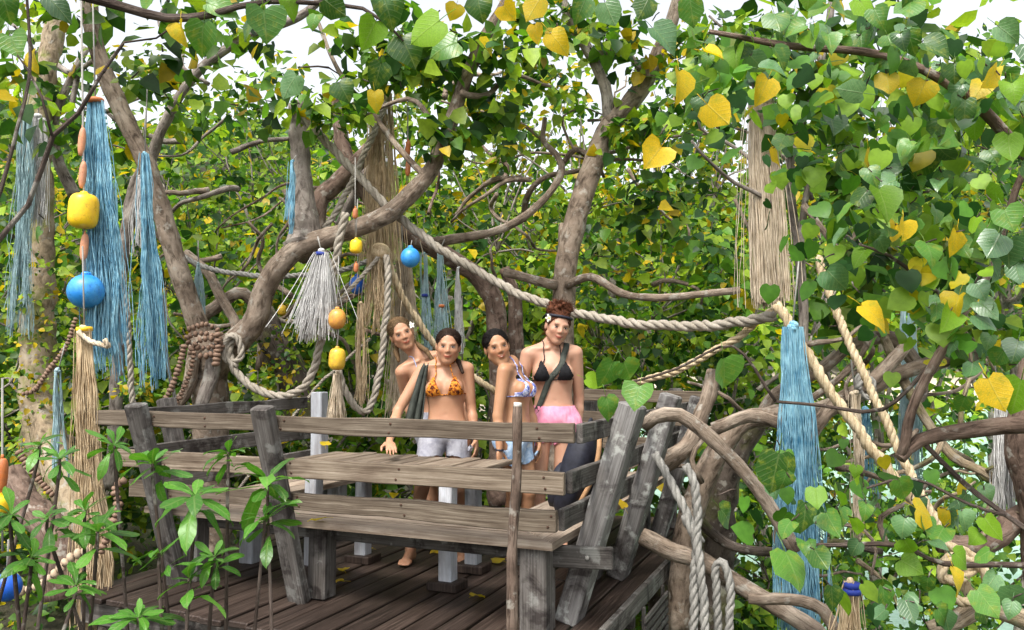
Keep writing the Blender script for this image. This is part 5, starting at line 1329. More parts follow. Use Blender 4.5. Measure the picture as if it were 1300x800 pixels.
class Field:
    """signed distances on a grid; shapes are blended into one skin"""
    def __init__(self, lo, hi, h):
        self.lo = np.array(lo, float); self.h = h
        self.n = np.ceil((np.array(hi) - self.lo) / h).astype(int) + 1
        self.F = np.full(self.n, 0.2, dtype=np.float32)
    def sub(self, lo, hi):
        a = np.clip(np.floor((np.array(lo) - self.lo) / self.h).astype(int), 0, self.n)
        b = np.clip(np.ceil((np.array(hi) - self.lo) / self.h).astype(int) + 1, 0, self.n)
        sl = tuple(slice(i, j) for i, j in zip(a, b))
        ax = [self.lo[k] + self.h * np.arange(a[k], b[k]) for k in range(3)]
        return sl, np.meshgrid(*ax, indexing='ij')
    def put(self, sl, d, k):
        f = self.F[sl]
        if k > 0:
            h = np.clip(0.5 + 0.5 * (f - d) / k, 0, 1)
            self.F[sl] = f * (1 - h) + d * h - k * h * (1 - h)
        else:
            self.F[sl] = np.minimum(f, d)
    def cone(self, a, ra, b, rb, k=0.02):
        a = np.array(a, float); b = np.array(b, float); m = max(ra, rb) + k + 0.03
        sl, (X, Y, Z) = self.sub(np.minimum(a, b) - m, np.maximum(a, b) + m)
        if X.size == 0: return
        ab = b - a; L = max(ab @ ab, 1e-9)
        t = np.clip(((X - a[0]) * ab[0] + (Y - a[1]) * ab[1] + (Z - a[2]) * ab[2]) / L, 0, 1)
        d = np.sqrt((X - a[0] - t * ab[0]) ** 2 + (Y - a[1] - t * ab[1]) ** 2 + (Z - a[2] - t * ab[2]) ** 2) - (ra + (rb - ra) * t)
        self.put(sl, d, k)
    def ell(self, c, r, R3=None, k=0.02, minus=False):
        c = np.array(c, float); r = np.array(r, float); m = r.max() + k + 0.03
        sl, (X, Y, Z) = self.sub(c - m, c + m)
        if X.size == 0: return
        X = X - c[0]; Y = Y - c[1]; Z = Z - c[2]
        if R3 is not None:
            X, Y, Z = (R3[0, 0] * X + R3[1, 0] * Y + R3[2, 0] * Z, R3[0, 1] * X + R3[1, 1] * Y + R3[2, 1] * Z, R3[0, 2] * X + R3[1, 2] * Y + R3[2, 2] * Z)
        k0 = np.sqrt((X / r[0]) ** 2 + (Y / r[1]) ** 2 + (Z / r[2]) ** 2)
        k1 = np.sqrt((X / r[0] ** 2) ** 2 + (Y / r[1] ** 2) ** 2 + (Z / r[2] ** 2) ** 2)
        d = k0 * (k0 - 1) / np.maximum(k1, 1e-6)
        if minus:
            f = self.F[sl]; d = -d; h = np.clip(0.5 - 0.5 * (f - d) / k, 0, 1)
            self.F[sl] = f * (1 - h) + d * h + k * h * (1 - h)
        else:
            self.put(sl, d, k)
    def noisy(self, amp, scale, seed=0):
        n = self.n; ax = [self.lo[k] + self.h * np.arange(n[k]) for k in range(3)]
        X, Y, Z = np.meshgrid(*ax, indexing='ij')
        self.F += amp * (np.sin(X * scale + 2 * np.sin(Z * scale * 0.7 + seed)) * np.cos(Y * scale * 1.1 + seed) + 0.6 * np.sin(Z * scale * 1.7 + 3 * np.sin(X * scale * 0.9)))
    def surface(self, smooth=1):
        F = self.F; S = F < 0; n = np.array(F.shape) - 1
        def C(A, o): return A[o[0]:o[0] + n[0], o[1]:o[1] + n[1], o[2]:o[2] + n[2]]
        offs = [(i, j, k) for i in (0, 1) for j in (0, 1) for k in (0, 1)]
        anyS = np.zeros(n, bool); allS = np.ones(n, bool)
        for o in offs: s = C(S, o); anyS |= s; allS &= s
        cell = anyS & ~allS; ids = np.full(n, -1, np.int32); ci = np.argwhere(cell); ids[cell] = np.arange(len(ci))
        pos = np.zeros((len(ci), 3)); cnt = np.zeros(len(ci))
        i0, j0, k0 = ci.T
        for a in offs:
            for ax in range(3):
                if a[ax]: continue
                b = list(a); b[ax] = 1
                f0 = F[i0 + a[0], j0 + a[1], k0 + a[2]]; f1 = F[i0 + b[0], j0 + b[1], k0 + b[2]]
                m = (f0 < 0) != (f1 < 0); t = np.where(m, f0 / np.where(m, f0 - f1, 1), 0)
                q = np.tile(np.array(a, float), (len(ci), 1)); q[:, ax] += t
                pos[m] += q[m]; cnt[m] += 1
        v = self.lo + self.h * (ci + pos / cnt[:, None])
        faces = []
        for ax in range(3):
            b, c = (ax + 1) % 3, (ax + 2) % 3
            s0 = [slice(None)] * 3; s1 = [slice(None)] * 3; s0[ax] = slice(0, -1); s1[ax] = slice(1, None)
            ch = S[tuple(s0)] != S[tuple(s1)]; e = np.argwhere(ch)
            e = e[(e[:, b] > 0) & (e[:, c] > 0) & (e[:, b] < n[b]) & (e[:, c] < n[c])]
            q = []
            for (db, dc) in ((-1, -1), (0, -1), (0, 0), (-1, 0)):
                z = e.copy(); z[:, b] += db; z[:, c] += dc; q.append(ids[z[:, 0], z[:, 1], z[:, 2]])
            q = np.stack(q, 1); flip = ~S[e[:, 0], e[:, 1], e[:, 2]]
            q[flip] = q[flip][:, ::-1]; faces.append(q)
        f = np.concatenate(faces); f = f[(f >= 0).all(1)]
        for _ in range(smooth):
            ac = np.zeros_like(v); nn = np.zeros(len(v))
            for (x, y) in ((0, 1), (1, 2), (2, 3), (3, 0)):
                np.add.at(ac, f[:, x], v[f[:, y]]); np.add.at(nn, f[:, x], 1)
                np.add.at(ac, f[:, y], v[f[:, x]]); np.add.at(nn, f[:, y], 1)
            v = v * 0.5 + 0.5 * ac / np.maximum(nn, 1)[:, None]
        return v, f

def vnormals(v, f):
    fn = np.cross(v[f[:, 2]] - v[f[:, 0]], v[f[:, 3]] - v[f[:, 1]])
    n = np.zeros_like(v)
    for k in range(4): np.add.at(n, f[:, k], fn)
    return n / np.maximum(np.linalg.norm(n, axis=1, keepdims=True), 1e-9)

def garment(name, v, f, nrm, mask, off, mat, parent, smooth=2, tint=None):
    """cloth that follows the skin where mask holds, with a turned-in edge"""
    fm = f[mask[f].all(1)]
    if len(fm) == 0: return None
    used = np.unique(fm); re = np.full(len(v), -1); re[used] = np.arange(len(used))
    fo = re[fm]; q = v[used] + nrm[used] * off
    e = np.concatenate([fo[:, [0, 1]], fo[:, [1, 2]], fo[:, [2, 3]], fo[:, [3, 0]]])
    key = {}
    for a, b in e.tolist(): key[(a, b)] = 1
    bnd = [(a, b) for (a, b) in key if (b, a) not in key]
    for _ in range(smooth):
        ac = np.zeros_like(q); nn = np.zeros(len(q))
        np.add.at(ac, e[:, 0], q[e[:, 1]]); np.add.at(nn, e[:, 0], 1); np.add.at(ac, e[:, 1], q[e[:, 0]]); np.add.at(nn, e[:, 1], 1)
        q = q * 0.4 + 0.6 * ac / np.maximum(nn, 1)[:, None]
    bi = sorted({a for ab in bnd for a in ab}); rb = {a: len(q) + i for i, a in enumerate(bi)}
    inn = q[bi] - nrm[used][bi] * (off + 0.004)
    faces = np.concatenate([fo, np.array([(b, a, rb[a], rb[b]) for (a, b) in bnd])]) if bnd else fo
    return obj(name, make_mesh(name, np.concatenate([q, inn]), faces), mat, parent)

def skin_mat(name, base):
    m, nt, N, L, out = mat_new(name)
    a = N.new('ShaderNodeAttribute'); a.attribute_name = 'tint'; tc = N.new('ShaderNodeTexCoord')
    n = noise_n(N, L, tc.outputs['Object'], 9.0, 4, 0.6)
    r = ramp(N, [(0.3, tuple(x * y for x, y in zip(base, (0.93, 0.86, 0.84)))), (0.7, tuple(x * y for x, y in zip(base, (1.05, 1.06, 1.06))))]); L.new(n.outputs[0], r.inputs[0])
    c = mixc(N, L, 1.0, r.outputs[0], a.outputs['Color'], 'MULTIPLY')
    p = N.new('ShaderNodeBsdfPrincipled'); L.new(c, p.inputs['Base Color']); p.inputs['Roughness'].default_value = 0.48
    p.inputs['Specular IOR Level'].default_value = 0.35
    p.inputs['Subsurface Weight'].default_value = 0.12; p.inputs['Subsurface Radius'].default_value = (0.02, 0.008, 0.004); p.inputs['Subsurface Scale'].default_value = 0.5
    L.new(p.outputs[0], out.inputs[0]); return m
def hair_mat(name, c0, c1):
    m, nt, N, L, out = mat_new(name)
    tc = N.new('ShaderNodeTexCoord')
    n = noise_n(N, L, mapping(N, L, tc.outputs['Object'], (160, 160, 25)).outputs[0], 1.0, 4, 0.6, 0.3)
    r = ramp(N, [(0.3, c0), (0.7, c1)]); L.new(n.outputs[0], r.inputs[0])
    p = N.new('ShaderNodeBsdfPrincipled'); L.new(r.outputs[0], p.inputs['Base Color']); p.inputs['Roughness'].default_value = 0.6; p.inputs['Specular IOR Level'].default_value = 0.12
    L.new(bump(N, L, n.outputs[0], 0.7, 0.004), p.inputs['Normal']); L.new(p.outputs[0], out.inputs[0]); return m
def cloth_mat(name, stops, scale=30.0, rough=0.8):
    m, nt, N, L, out = mat_new(name)
    tc = N.new('ShaderNodeTexCoord'); n = noise_n(N, L, tc.outputs['Object'], scale, 3, 0.6, 0.6)
    r = ramp(N, stops); L.new(n.outputs[0], r.inputs[0])
    w = noise_n(N, L, tc.outputs['Object'], 300.0, 2, 0.5); fold = noise_n(N, L, mapping(N, L, tc.outputs['Object'], (22, 22, 7)).outputs[0], 1.0, 3, 0.5)
    ad = N.new('ShaderNodeMath'); ad.operation = 'MULTIPLY_ADD'; ad.inputs[1].default_value = 0.08; L.new(w.outputs[0], ad.inputs[0]); L.new(fold.outputs[0], ad.inputs[2])
    p = N.new('ShaderNodeBsdfPrincipled'); L.new(r.outputs[0], p.inputs['Base Color']); p.inputs['Roughness'].default_value = rough
    p.inputs['Specular IOR Level'].default_value = 0.2
    L.new(bump(N, L, ad.outputs[0], 0.8, 0.02), p.inputs['Normal']); L.new(p.outputs[0], out.inputs[0]); return m
M['eye_white'] = plain('eye white', (0.75, 0.72, 0.7), 0.3, 0.05); M['eye_dark'] = plain('dark iris', (0.03, 0.018, 0.012), 0.25, 0.2)
M['teeth'] = plain('teeth', (0.8, 0.77, 0.72), 0.35, 0.04); M['lash'] = plain('lashes', (0.015, 0.01, 0.008), 0.7, 0.2)
M['petal'] = plain('white petals', (0.85, 0.83, 0.72), 0.6, 0.08); M['petal_eye'] = plain('yellow flower eye', (0.8, 0.55, 0.05), 0.6, 0.1)

def ell_obj(name, c, r, R3, mat, parent, n=8):
    v = []; f = []
    for i in range(n + 1):
        a = -math.pi / 2 + math.pi * i / n
        for j in range(2 * n):
            b = math.pi * j / n
            q = np.array([math.cos(a) * math.cos(b) * r[0], math.cos(a) * math.sin(b) * r[1], math.sin(a) * r[2]])
            v.append(np.array(c) + R3 @ q)
    for i in range(n):
        for j in range(2 * n):
            a = i * 2 * n + j; b = i * 2 * n + (j + 1) % (2 * n); f.append((a, b, b + 2 * n, a + 2 * n))
    return obj(name, make_mesh(name, v, f), M[mat] if isinstance(mat, str) else mat, parent)

def rot3(yaw=0, pitch=0, roll=0):
    """yaw about z, pitch about x (nod down +), roll about y (towards picture right +); degrees"""
    return np.array((Matrix.Rotation(R(yaw), 3, 'Z') @ Matrix.Rotation(R(roll), 3, 'Y') @ Matrix.Rotation(R(pitch), 3, 'X')))

def person(spec):
    s = spec['s']; base = np.array(spec['base'], float); sk = spec['skin']
    Rp = rot3(spec.get('yaw', 0), 0, spec.get('hip_roll', 0))
    Rc = rot3(spec.get('yaw', 0) + spec.get('twist', 0), spec.get('lean', 0), spec.get('roll', 0))
    Rh = rot3(*spec['head_rot'])
    hipc = base + np.array([spec.get('hip_x', 0), spec.get('hip_y', 0), 0.9 * s])
    g = spec.get('g', 1.08); G3 = np.array([g, g, 1.0])
    def tp(p): return hipc + Rp @ (np.array(p, float) * s * G3 - np.array([0, 0, 0.9 * s]))
    waist = tp((0, 0, 1.0))
    def tc(p): return waist + Rc @ (np.array(p, float) * s * G3 - np.array([0, 0, 1.0 * s]))
    neck = tc((0, 0.02, 1.40))
    headc = np.array(spec['head'], float)
    hs = spec.get('hs', 1.0) * 1.09
    def thd(p): return headc + Rh @ (np.array(p, float) * hs)
    arms = spec['arms']; legs = spec['legs']
    allp = [headc, tp((0, 0, 0.9))] + [np.array(q, float) for a in arms for q in a[:2]] + [np.array(q, float) for l in legs for q in l]
    lo = np.min(allp, 0) - 0.26; hi = np.max(allp, 0) + 0.26; lo[2] = min(lo[2], base[2] - 0.03)
    fd = Field(lo, hi, 0.0064)
    e = lambda c, r, fr, R3, k=0.03, minus=False: fd.ell(fr(c), np.array(r) * (hs if fr is thd else s * G3), R3, k, minus)
    # trunk
    e((0, 0.0, 0.90), (0.150, 0.098, 0.10), tp, Rp, 0.0)
    for q in (-1, 1):
        e((q * 0.072, 0.045, 0.865), (0.078, 0.075, 0.085), tp, Rp, 0.03); e((q * 0.085, 0.0, 0.84), (0.083, 0.085, 0.1), tp, Rp, 0.03)
    fd.cone(tp((0, 0.0, 0.96)), 0.088 * s, tc((0, 0, 1.14)), 0.088 * s, 0.05)
    for q in (-1, 1): fd.cone(tp((q * 0.05, 0.005, 0.95)), 0.078 * s, tc((q * 0.045, 0.005, 1.13)), 0.074 * s, 0.04)
    e((0, 0.005, 1.2), (0.128, 0.088, 0.14), tc, Rc, 0.05)
    fd.cone(tc((-0.115, 0.015, 1.335)), 0.05 * s, tc((0.115, 0.015, 1.335)), 0.05 * s, 0.05)
    for q in (-1, 1):
        fd.cone(tc((0, 0.025, 1.40)), 0.045 * s, tc((q * 0.135, 0.015, 1.35)), 0.036 * s, 0.03)
        e((q * 0.068, -0.072, 1.205), (0.058, 0.05, 0.06), tc, Rc, 0.025)
        fd.cone(tc((q * 0.025, -0.036, 1.372)), 0.007 * s, tc((q * 0.13, -0.012, 1.375)), 0.007 * s, 0.022)
    e((0, -0.098, 1.02), (0.008, 0.016, 0.012), tp, Rp, 0.012, True)
    # neck and head
    fd.cone(neck, 0.053 * s, thd((0, 0.02, -0.075)), 0.046 * hs, 0.03)
    e((0, 0.015, 0.032), (0.075, 0.09, 0.08), thd, Rh, 0.02); e((0, -0.022, -0.026), (0.0625, 0.064, 0.08), thd, Rh, 0.025)
    e((0, -0.056, -0.087), (0.026, 0.023, 0.02), thd, Rh, 0.025)
    for q in (-1, 1):
        fd.cone(thd((q * 0.052, 0.0, -0.05)), 0.018 * hs, thd((q * 0.012, -0.055, -0.092)), 0.014 * hs, 0.02)
        e((q * 0.038, -0.058, -0.02), (0.02, 0.016, 0.016), thd, Rh, 0.02); e((q * 0.027, -0.074, 0.024), (0.022, 0.01, 0.008), thd, Rh, 0.012)
        e((q * 0.030, -0.092, 0.004), (0.015, 0.011, 0.008), thd, Rh, 0.012, True)
        e((q * 0.0735, 0.012, -0.006), (0.009, 0.02, 0.03), thd, Rh, 0.006)
    fd.cone(thd((0, -0.08, 0.014)), 0.007 * hs, thd((0, -0.0955, -0.022)), 0.0095 * hs, 0.014)
    for q in (-1, 1): e((q * 0.010, -0.087, -0.026), (0.007, 0.008, 0.006), thd, Rh, 0.01)
    e((0, -0.083, -0.0515), (0.022, 0.009, 0.006), thd, Rh, 0.006); e((0, -0.081, -0.062), (0.019, 0.009, 0.0065), thd, Rh, 0.006)
    # legs
    for (knee, ank) in legs:
        q = -1 if (Rp.T @ (np.array(knee) - hipc))[0] < 0 else 1
        hip = tp((q * 0.085, 0, 0.86)); knee = np.array(knee, float); ank = np.array(ank, float)
        fd.cone(hip, 0.082 * s, knee, 0.05 * s, 0.03); mid = knee * 0.62 + ank * 0.38 + Rp @ np.array([0, 0.018, 0])
        fd.cone(knee, 0.047 * s, mid, 0.048 * s, 0.02); fd.cone(mid, 0.048 * s, ank, 0.031 * s, 0.02)
        fw = Rp @ np.array([q * 0.15, -1, 0]); fw /= np.linalg.norm(fw); sd = np.cross(fw, [0, 0, 1.0])
        flo = base[2]
        heel = np.array([ank[0], ank[1], flo + 0.03]) - fw * 0.03; ballp = np.array([ank[0], ank[1], flo + 0.022]) + fw * 0.115
        fd.cone(ank, 0.031 * s, heel, 0.029, 0.02); fd.cone(ank - [0, 0, 0.02], 0.03, ballp, 0.022, 0.02); fd.cone(heel, 0.027, ballp, 0.024, 0.02)
        for t in range(5):
            a = ballp + sd * (t - 2) * 0.016; fd.cone(a, 0.014, a + fw * (0.055 - 0.006 * abs(t - 1.5)) - [0, 0, 0.008], 0.009, 0.006)
    # arms in a field of their own, so that they only grow into the trunk at the shoulder
    fa = Field(lo, hi, 0.0064)
    armseg = []
    for (elb, wri, palm_dir, palm_n) in arms:
        elb = np.array(elb, float); wri = np.array(wri, float)
        shs = [tc((q * 0.152, 0.015, 1.335)) for q in (-1, 1)]
        sh = shs[0] if np.linalg.norm(shs[0] - elb) < np.linalg.norm(shs[1] - elb) else shs[1]
        fa.cone(sh, 0.05 * s, elb, 0.036 * s, 0.01); bel = elb * 0.7 + wri * 0.3
        fa.cone(elb, 0.034 * s, bel, 0.036 * s, 0.015); fa.cone(bel, 0.036 * s, wri, 0.023 * s, 0.015)
        armseg += [(sh, elb), (elb, wri)]
        d = np.array(palm_dir, float); d /= np.linalg.norm(d); nn = np.array(palm_n, float); nn -= d * (nn @ d); nn /= np.linalg.norm(nn); w = np.cross(d, nn)
        R3 = np.stack([w, d, nn], 1)
        fa.ell(wri + d * 0.05, np.array([0.038, 0.052, 0.017]) * s, R3, 0.015)
        armseg.append((wri, wri + d * 0.16))
        for t, (off, L) in enumerate(((-0.028, 0.062), (-0.0095, 0.074), (0.0095, 0.07), (0.027, 0.054))):
            r0 = wri + d * 0.088 * s + w * off * s; d2 = d * 0.9 + nn * 0.25 + w * off * 3; d2 /= np.linalg.norm(d2)
            r1 = r0 + d2 * L * 0.5 * s; d3 = d * 0.7 + nn * 0.6; d3 /= np.linalg.norm(d3)
            fa.cone(r0, 0.0095 * s, r1, 0.0085 * s, 0.004); fa.cone(r1, 0.0085 * s, r1 + d3 * L * 0.5 * s, 0.007 * s, 0.004)
        th0 = wri + d * 0.03 - w * 0.03 * s; th1 = th0 + (d * 0.6 - w * 0.6 + nn * 0.3) * 0.045 * s
        fa.cone(th0, 0.013 * s, th1, 0.0105 * s, 0.008); fa.cone(th1, 0.0105 * s, th1 + (d * 0.85 - w * 0.15 + nn * 0.4) * 0.035 * s, 0.008 * s, 0.004)
    k = 0.016; h = np.clip(0.5 + 0.5 * (fd.F - fa.F) / k, 0, 1)
    fd.F = fd.F * (1 - h) + fa.F * h - k * h * (1 - h)
    v, f = fd.surface(1)
    nrm = vnormals(v, f)
    lh = (v - headc) @ Rh / hs; lc = (v - waist) @ Rc / s / G3 + np.array([0, 0, 1.0]); lp = (v - hipc) @ Rp / s / G3 + np.array([0, 0, 0.9])
    inhead = (np.abs(lh[:, 0]) < 0.085) & (np.abs(lh[:, 2]) < 0.13) & (np.abs(lh[:, 1]) < 0.13)
    tint = np.ones((len(v), 3)); face = inhead & (lh[:, 1] < -0.03)
    def blend(w, col):
        w = np.clip(w, 0, 1)[:, None]; tint[:] = tint * (1 - w) + np.array(col) * w
    blend(face * 0.35 * np.exp(-(((np.abs(lh[:, 0]) - 0.04) / 0.02) ** 2 + ((lh[:, 2] + 0.03) / 0.018) ** 2)), (1.05, 0.68, 0.62))
    blend(face * 0.2 * np.exp(-((lh[:, 0] / 0.014) ** 2 + ((lh[:, 2] + 0.02) / 0.014) ** 2)), (1.05, 0.75, 0.7))
    blend(face * 0.95 * np.exp(-((lh[:, 0] / 0.027) ** 4 + ((lh[:, 2] + 0.0575 - 9 * lh[:, 0] ** 2 * spec.get('smile', 1.0)) / 0.0075) ** 4)), spec.get('lip', (0.74, 0.3, 0.3)))
    bz = 0.027 - 5.0 * (np.abs(lh[:, 0]) - 0.032) ** 2
    blend(face * 0.5 * np.exp(-(((np.abs(lh[:, 0]) - 0.031) / 0.018) ** 4 + ((lh[:, 2] - bz) / 0.0042) ** 2)), (0.25, 0.17, 0.13))
    blend(face * 0.12 * np.exp(-(((np.abs(lh[:, 0]) - 0.03) / 0.019) ** 4 + ((lh[:, 2] - 0.006) / 0.011) ** 4)), (0.55, 0.42, 0.38))
    root = thing('person', tuple(base), spec['label'], 'person', 'people on the deck')
    obj('body', make_mesh('body', v, f, cols=tint), sk, root)
    sm_ = spec.get('eyes', 1.0)
    for q in (-1, 1):
        ey = ell_obj('eye', thd((q * 0.030, -0.073, 0.004)), np.array([0.0125, 0.008, 0.0048 * sm_]) * hs, Rh, 'eye_white', root, 6)
        ell_obj('iris', thd((q * 0.030 + spec.get('gaze', 0), -0.0785, 0.0042)), np.array([0.006, 0.0045, 0.005 * sm_]) * hs, Rh, 'eye_dark', ey, 5)
        ell_obj('lashes', thd((q * 0.031, -0.0775, 0.0042 + 0.0046 * sm_)), np.array([0.0145, 0.0055, 0.0017]) * hs, Rh, 'lash', ey, 5)
    if spec.get('teeth'):
        ell_obj('teeth', thd((0, -0.0845, -0.0555)), np.array([0.0145, 0.006, 0.0034]) * hs, Rh, 'teeth', root, 6)
    # clothes
    tree = BVHTree.FromPolygons([Vector(a) for a in v.tolist()], f.tolist())
    def on_skin(p, off=0.004):
        c, n, i, d = tree.find_nearest(Vector(p)); return c + n * off
    armd = np.full(len(v), 9.0)
    for (a, b) in armseg:
        ab = b - a; t = np.clip(((v - a) @ ab) / (ab @ ab), 0, 1); armd = np.minimum(armd, np.linalg.norm(v - a - t[:, None] * ab, axis=1))
    freearm = armd > 0.055 * s
    for (el_, wr_, pd_, pn_) in arms:
        pd_ = np.array(pd_, float) / np.linalg.norm(pd_); tt_ = np.clip((v - np.array(wr_)) @ pd_, 0, 0.19); freearm &= np.linalg.norm(v - np.array(wr_) - tt_[:, None] * pd_, axis=1) > 0.062
    X_ = np.abs(lc[:, 0]); zz = lc[:, 2]
    up = (zz - 1.152) / (1.295 - 1.152)
    cup = (lc[:, 1] < -0.035) & (up > 0) & (up < 1) & (X_ > 0.012 + 0.052 * up) & (X_ < 0.14 - 0.066 * up) & (zz < 1.31) & ((armd > 0.045 * s) | (X_ < 0.12))
    garment('bikini_top', v, f, nrm, cup, 0.005, spec['top'], root, 2)
    m = MB()
    def string(pts, r, mm, off=0.003):
        p, _ = resample(pts, 0.02); p = [on_skin(a, off) for a in p]; mm.add(*tube_data(p, [r] * len(p), 5))
    for q in (-1, 1):
        string([tc((q * 0.068, -0.11, 1.29)), tc((q * 0.058, -0.075, 1.35)), tc((q * 0.052, -0.02, 1.41)), tc((q * 0.045, 0.05, 1.42))], 0.0038, m)
        string([tc((q * 0.12, -0.07, 1.158)), tc((q * 0.135, 0.0, 1.158)), tc((q * 0.1, 0.08, 1.16)), tc((0, 0.1, 1.16))], 0.0034, m)
    string([tc((-0.02, -0.1, 1.158)), tc((0.02, -0.1, 1.158))], 0.0034, m)
    m.build('bikini_strings', spec['top'], root)
    z0, z1 = spec.get('short', (0.70, 0.985))
    hem = z0 + 0.02 * np.sin(np.arctan2(lp[:, 1], lp[:, 0]) * 5)
    sho = (lp[:, 2] > hem) & (lp[:, 2] < z1) & freearm & (np.abs(lp[:, 0]) < 0.22)
    garment('shorts', v, f, nrm, sho, spec.get('short_off', 0.012), spec['bottom'], root, 6)
    # hair
    fh = Field(headc - np.array([0.26, 0.26, 0.42]), headc + np.array([0.26, 0.26, 0.26]), 0.0058)
    fh.ell(thd((0, 0.02, 0.036)), np.array([0.0805, 0.0935, 0.0845]) * hs, Rh, 0.0)
    fh.ell(thd((0, 0.055, -0.03)), np.array([0.066, 0.055, 0.07]) * hs, Rh, 0.03)
    fh.ell(thd((0, -0.118, -0.012)), np.array([0.074, 0.1, 0.108]) * hs, Rh, 0.006, True)
    for q in (-1, 1): fh.ell(thd((q * 0.088, -0.012, -0.035)), np.array([0.022, 0.036, 0.045]) * hs, Rh, 0.01, True)
    if spec.get('part'): fh.ell(thd((0, -0.03, 0.122)), np.array([0.004, 0.06, 0.012]) * hs, Rh, 0.006, True)
    spec['hair'](fh, thd, tc, Rh)
    hv, hf = fh.surface(1)
    hr = obj('hair', make_mesh('hair', hv, hf), spec['hair_mat'], root)
    ht = BVHTree.FromPolygons([Vector(a_) for a_ in hv.tolist()], hf.tolist()); m = MB()
    tgt = np.array(spec.get('comb', (0, 0.1, 0.0)))
    for i in range(230):
        a_ = random.uniform(-1.9, 1.9); z_ = random.uniform(0.0, 0.125)
        p0 = np.array([math.sin(a_) * 0.075, 0.01 - math.cos(a_) * 0.085, z_]); pts = []
        for j in range(7):
            t_ = j / 6; q_ = p0 * (1 - t_) + tgt * t_; q_ = q_ / max(np.linalg.norm(q_ - [0, .02, .03]), 1e-3) * 0.0 + (np.array([0, .02, .03]) + (q_ - [0, .02, .03]) / max(np.linalg.norm(q_ - [0, .02, .03]), 1e-3) * 0.1)
            c_, n_, i_, d_ = ht.find_nearest(Vector(thd(q_)))
            if c_ is None or d_ > 0.04: continue
            pts.append(c_ + n_ * random.uniform(0.0, 0.003))
        if len(pts) > 2: m.add(*tube_data(pts, [0.0022] * len(pts), 4, cap=False))
    for i in range(46):
        a_ = random.uniform(-2.4, 2.4); z_ = random.uniform(-0.05, 0.11); q0 = np.array([math.sin(a_) * 0.074, 0.02 - math.cos(a_) * 0.07, z_])
        if q0[1] < -0.035 and z_ < 0.07: continue
        pts = [Vector(thd(q0 * (0.98 + 0.05 * j) + np.array([0, 0.006 * j, -0.016 * j * (z_ < 0.03)]))) + mnoise.noise_vector(Vector((i * 3.1, j * 0.7, 0))) * 0.009 * j for j in range(4)]
        m.add(*tube_data(pts, [0.0014, 0.0013, 0.0011, 0.0008], 3, cap=False))
    so = m.build('combed_strands', spec['hair_mat'], hr); so['kind'] = 'stuff'
    if 'extra' in spec: spec['extra'](root, thd, tc, tp, on_skin, Rh, hr)
    return root

def flower(root, c, R3, r=0.022):
    c = np.array(c); n = R3 @ np.array([0.3, -1, 0.2]); n /= np.linalg.norm(n); x = np.cross(n, [0, 0, 1.0]); x /= np.linalg.norm(x); y = np.cross(n, x)
    fl = ell_obj('hair_flower', c, (r * 0.3, r * 0.3, r * 0.3), np.eye(3), 'petal_eye', root, 5)
    for i in range(5):
        a = i * 2 * math.pi / 5; d = x * math.cos(a) + y * math.sin(a)
        ell_obj('petal', c + d * r * 0.75 + n * 0.002, (r * 0.68, r * 0.44, r * 0.1), np.stack([d, np.cross(n, d), n], 1), 'petal', fl, 5)

def P3(px, py, D): return np.array(P(px, py, D))
sk_fair = skin_mat('fair skin', (0.45, 0.258, 0.175)); sk_warm = skin_mat('sunned skin', (0.41, 0.222, 0.133)); sk_tan = skin_mat('tanned skin', (0.375, 0.2, 0.11))
h_dark = hair_mat('dark brown hair', (0.009, 0.005, 0.0035), (0.035, 0.019, 0.012)); h_black = hair_mat('black hair', (0.003, 0.0025, 0.0025), (0.014, 0.011, 0.01))
h_blond = hair_mat('dark blonde hair', (0.05, 0.03, 0.015), (0.17, 0.105, 0.052)); h_aub = hair_mat('auburn hair', (0.03, 0.01, 0.006), (0.13, 0.045, 0.02))
c_black = cloth_mat('black swimwear', [(0.3, (0.006, 0.006, 0.007)), (0.7, (0.014, 0.014, 0.016))]); c_leo = cloth_mat('orange and brown print', [(0.38, (0.05, 0.01, 0.005)), (0.47, (0.3, 0.07, 0.01)), (0.56, (0.75, 0.3, 0.03)), (0.66, (0.1, 0.02, 0.01))], 42)
c_blue = cloth_mat('blue and white print', [(0.36, (0.04, 0.06, 0.3)), (0.5, (0.25, 0.3, 0.65)), (0.6, (0.7, 0.72, 0.85))], 45); c_floral = cloth_mat('pale blue floral print', [(0.4, (0.12, 0.16, 0.42)), (0.52, (0.55, 0.58, 0.68)), (0.65, (0.3, 0.34, 0.5))], 60)
c_pink = cloth_mat('pink cotton', [(0.3, (0.75, 0.24, 0.38)), (0.7, (0.85, 0.38, 0.5))], 18); c_denim = cloth_mat('light denim', [(0.3, (0.2, 0.33, 0.52)), (0.55, (0.36, 0.5, 0.68)), (0.75, (0.62, 0.7, 0.78))], 24)
c_grey = cloth_mat('pale grey cotton', [(0.3, (0.22, 0.22, 0.26)), (0.7, (0.4, 0.4, 0.44))], 16); c_olive = cloth_mat('dark olive cloth', [(0.3, (0.025, 0.03, 0.026)), (0.7, (0.06, 0.066, 0.055))], 16)

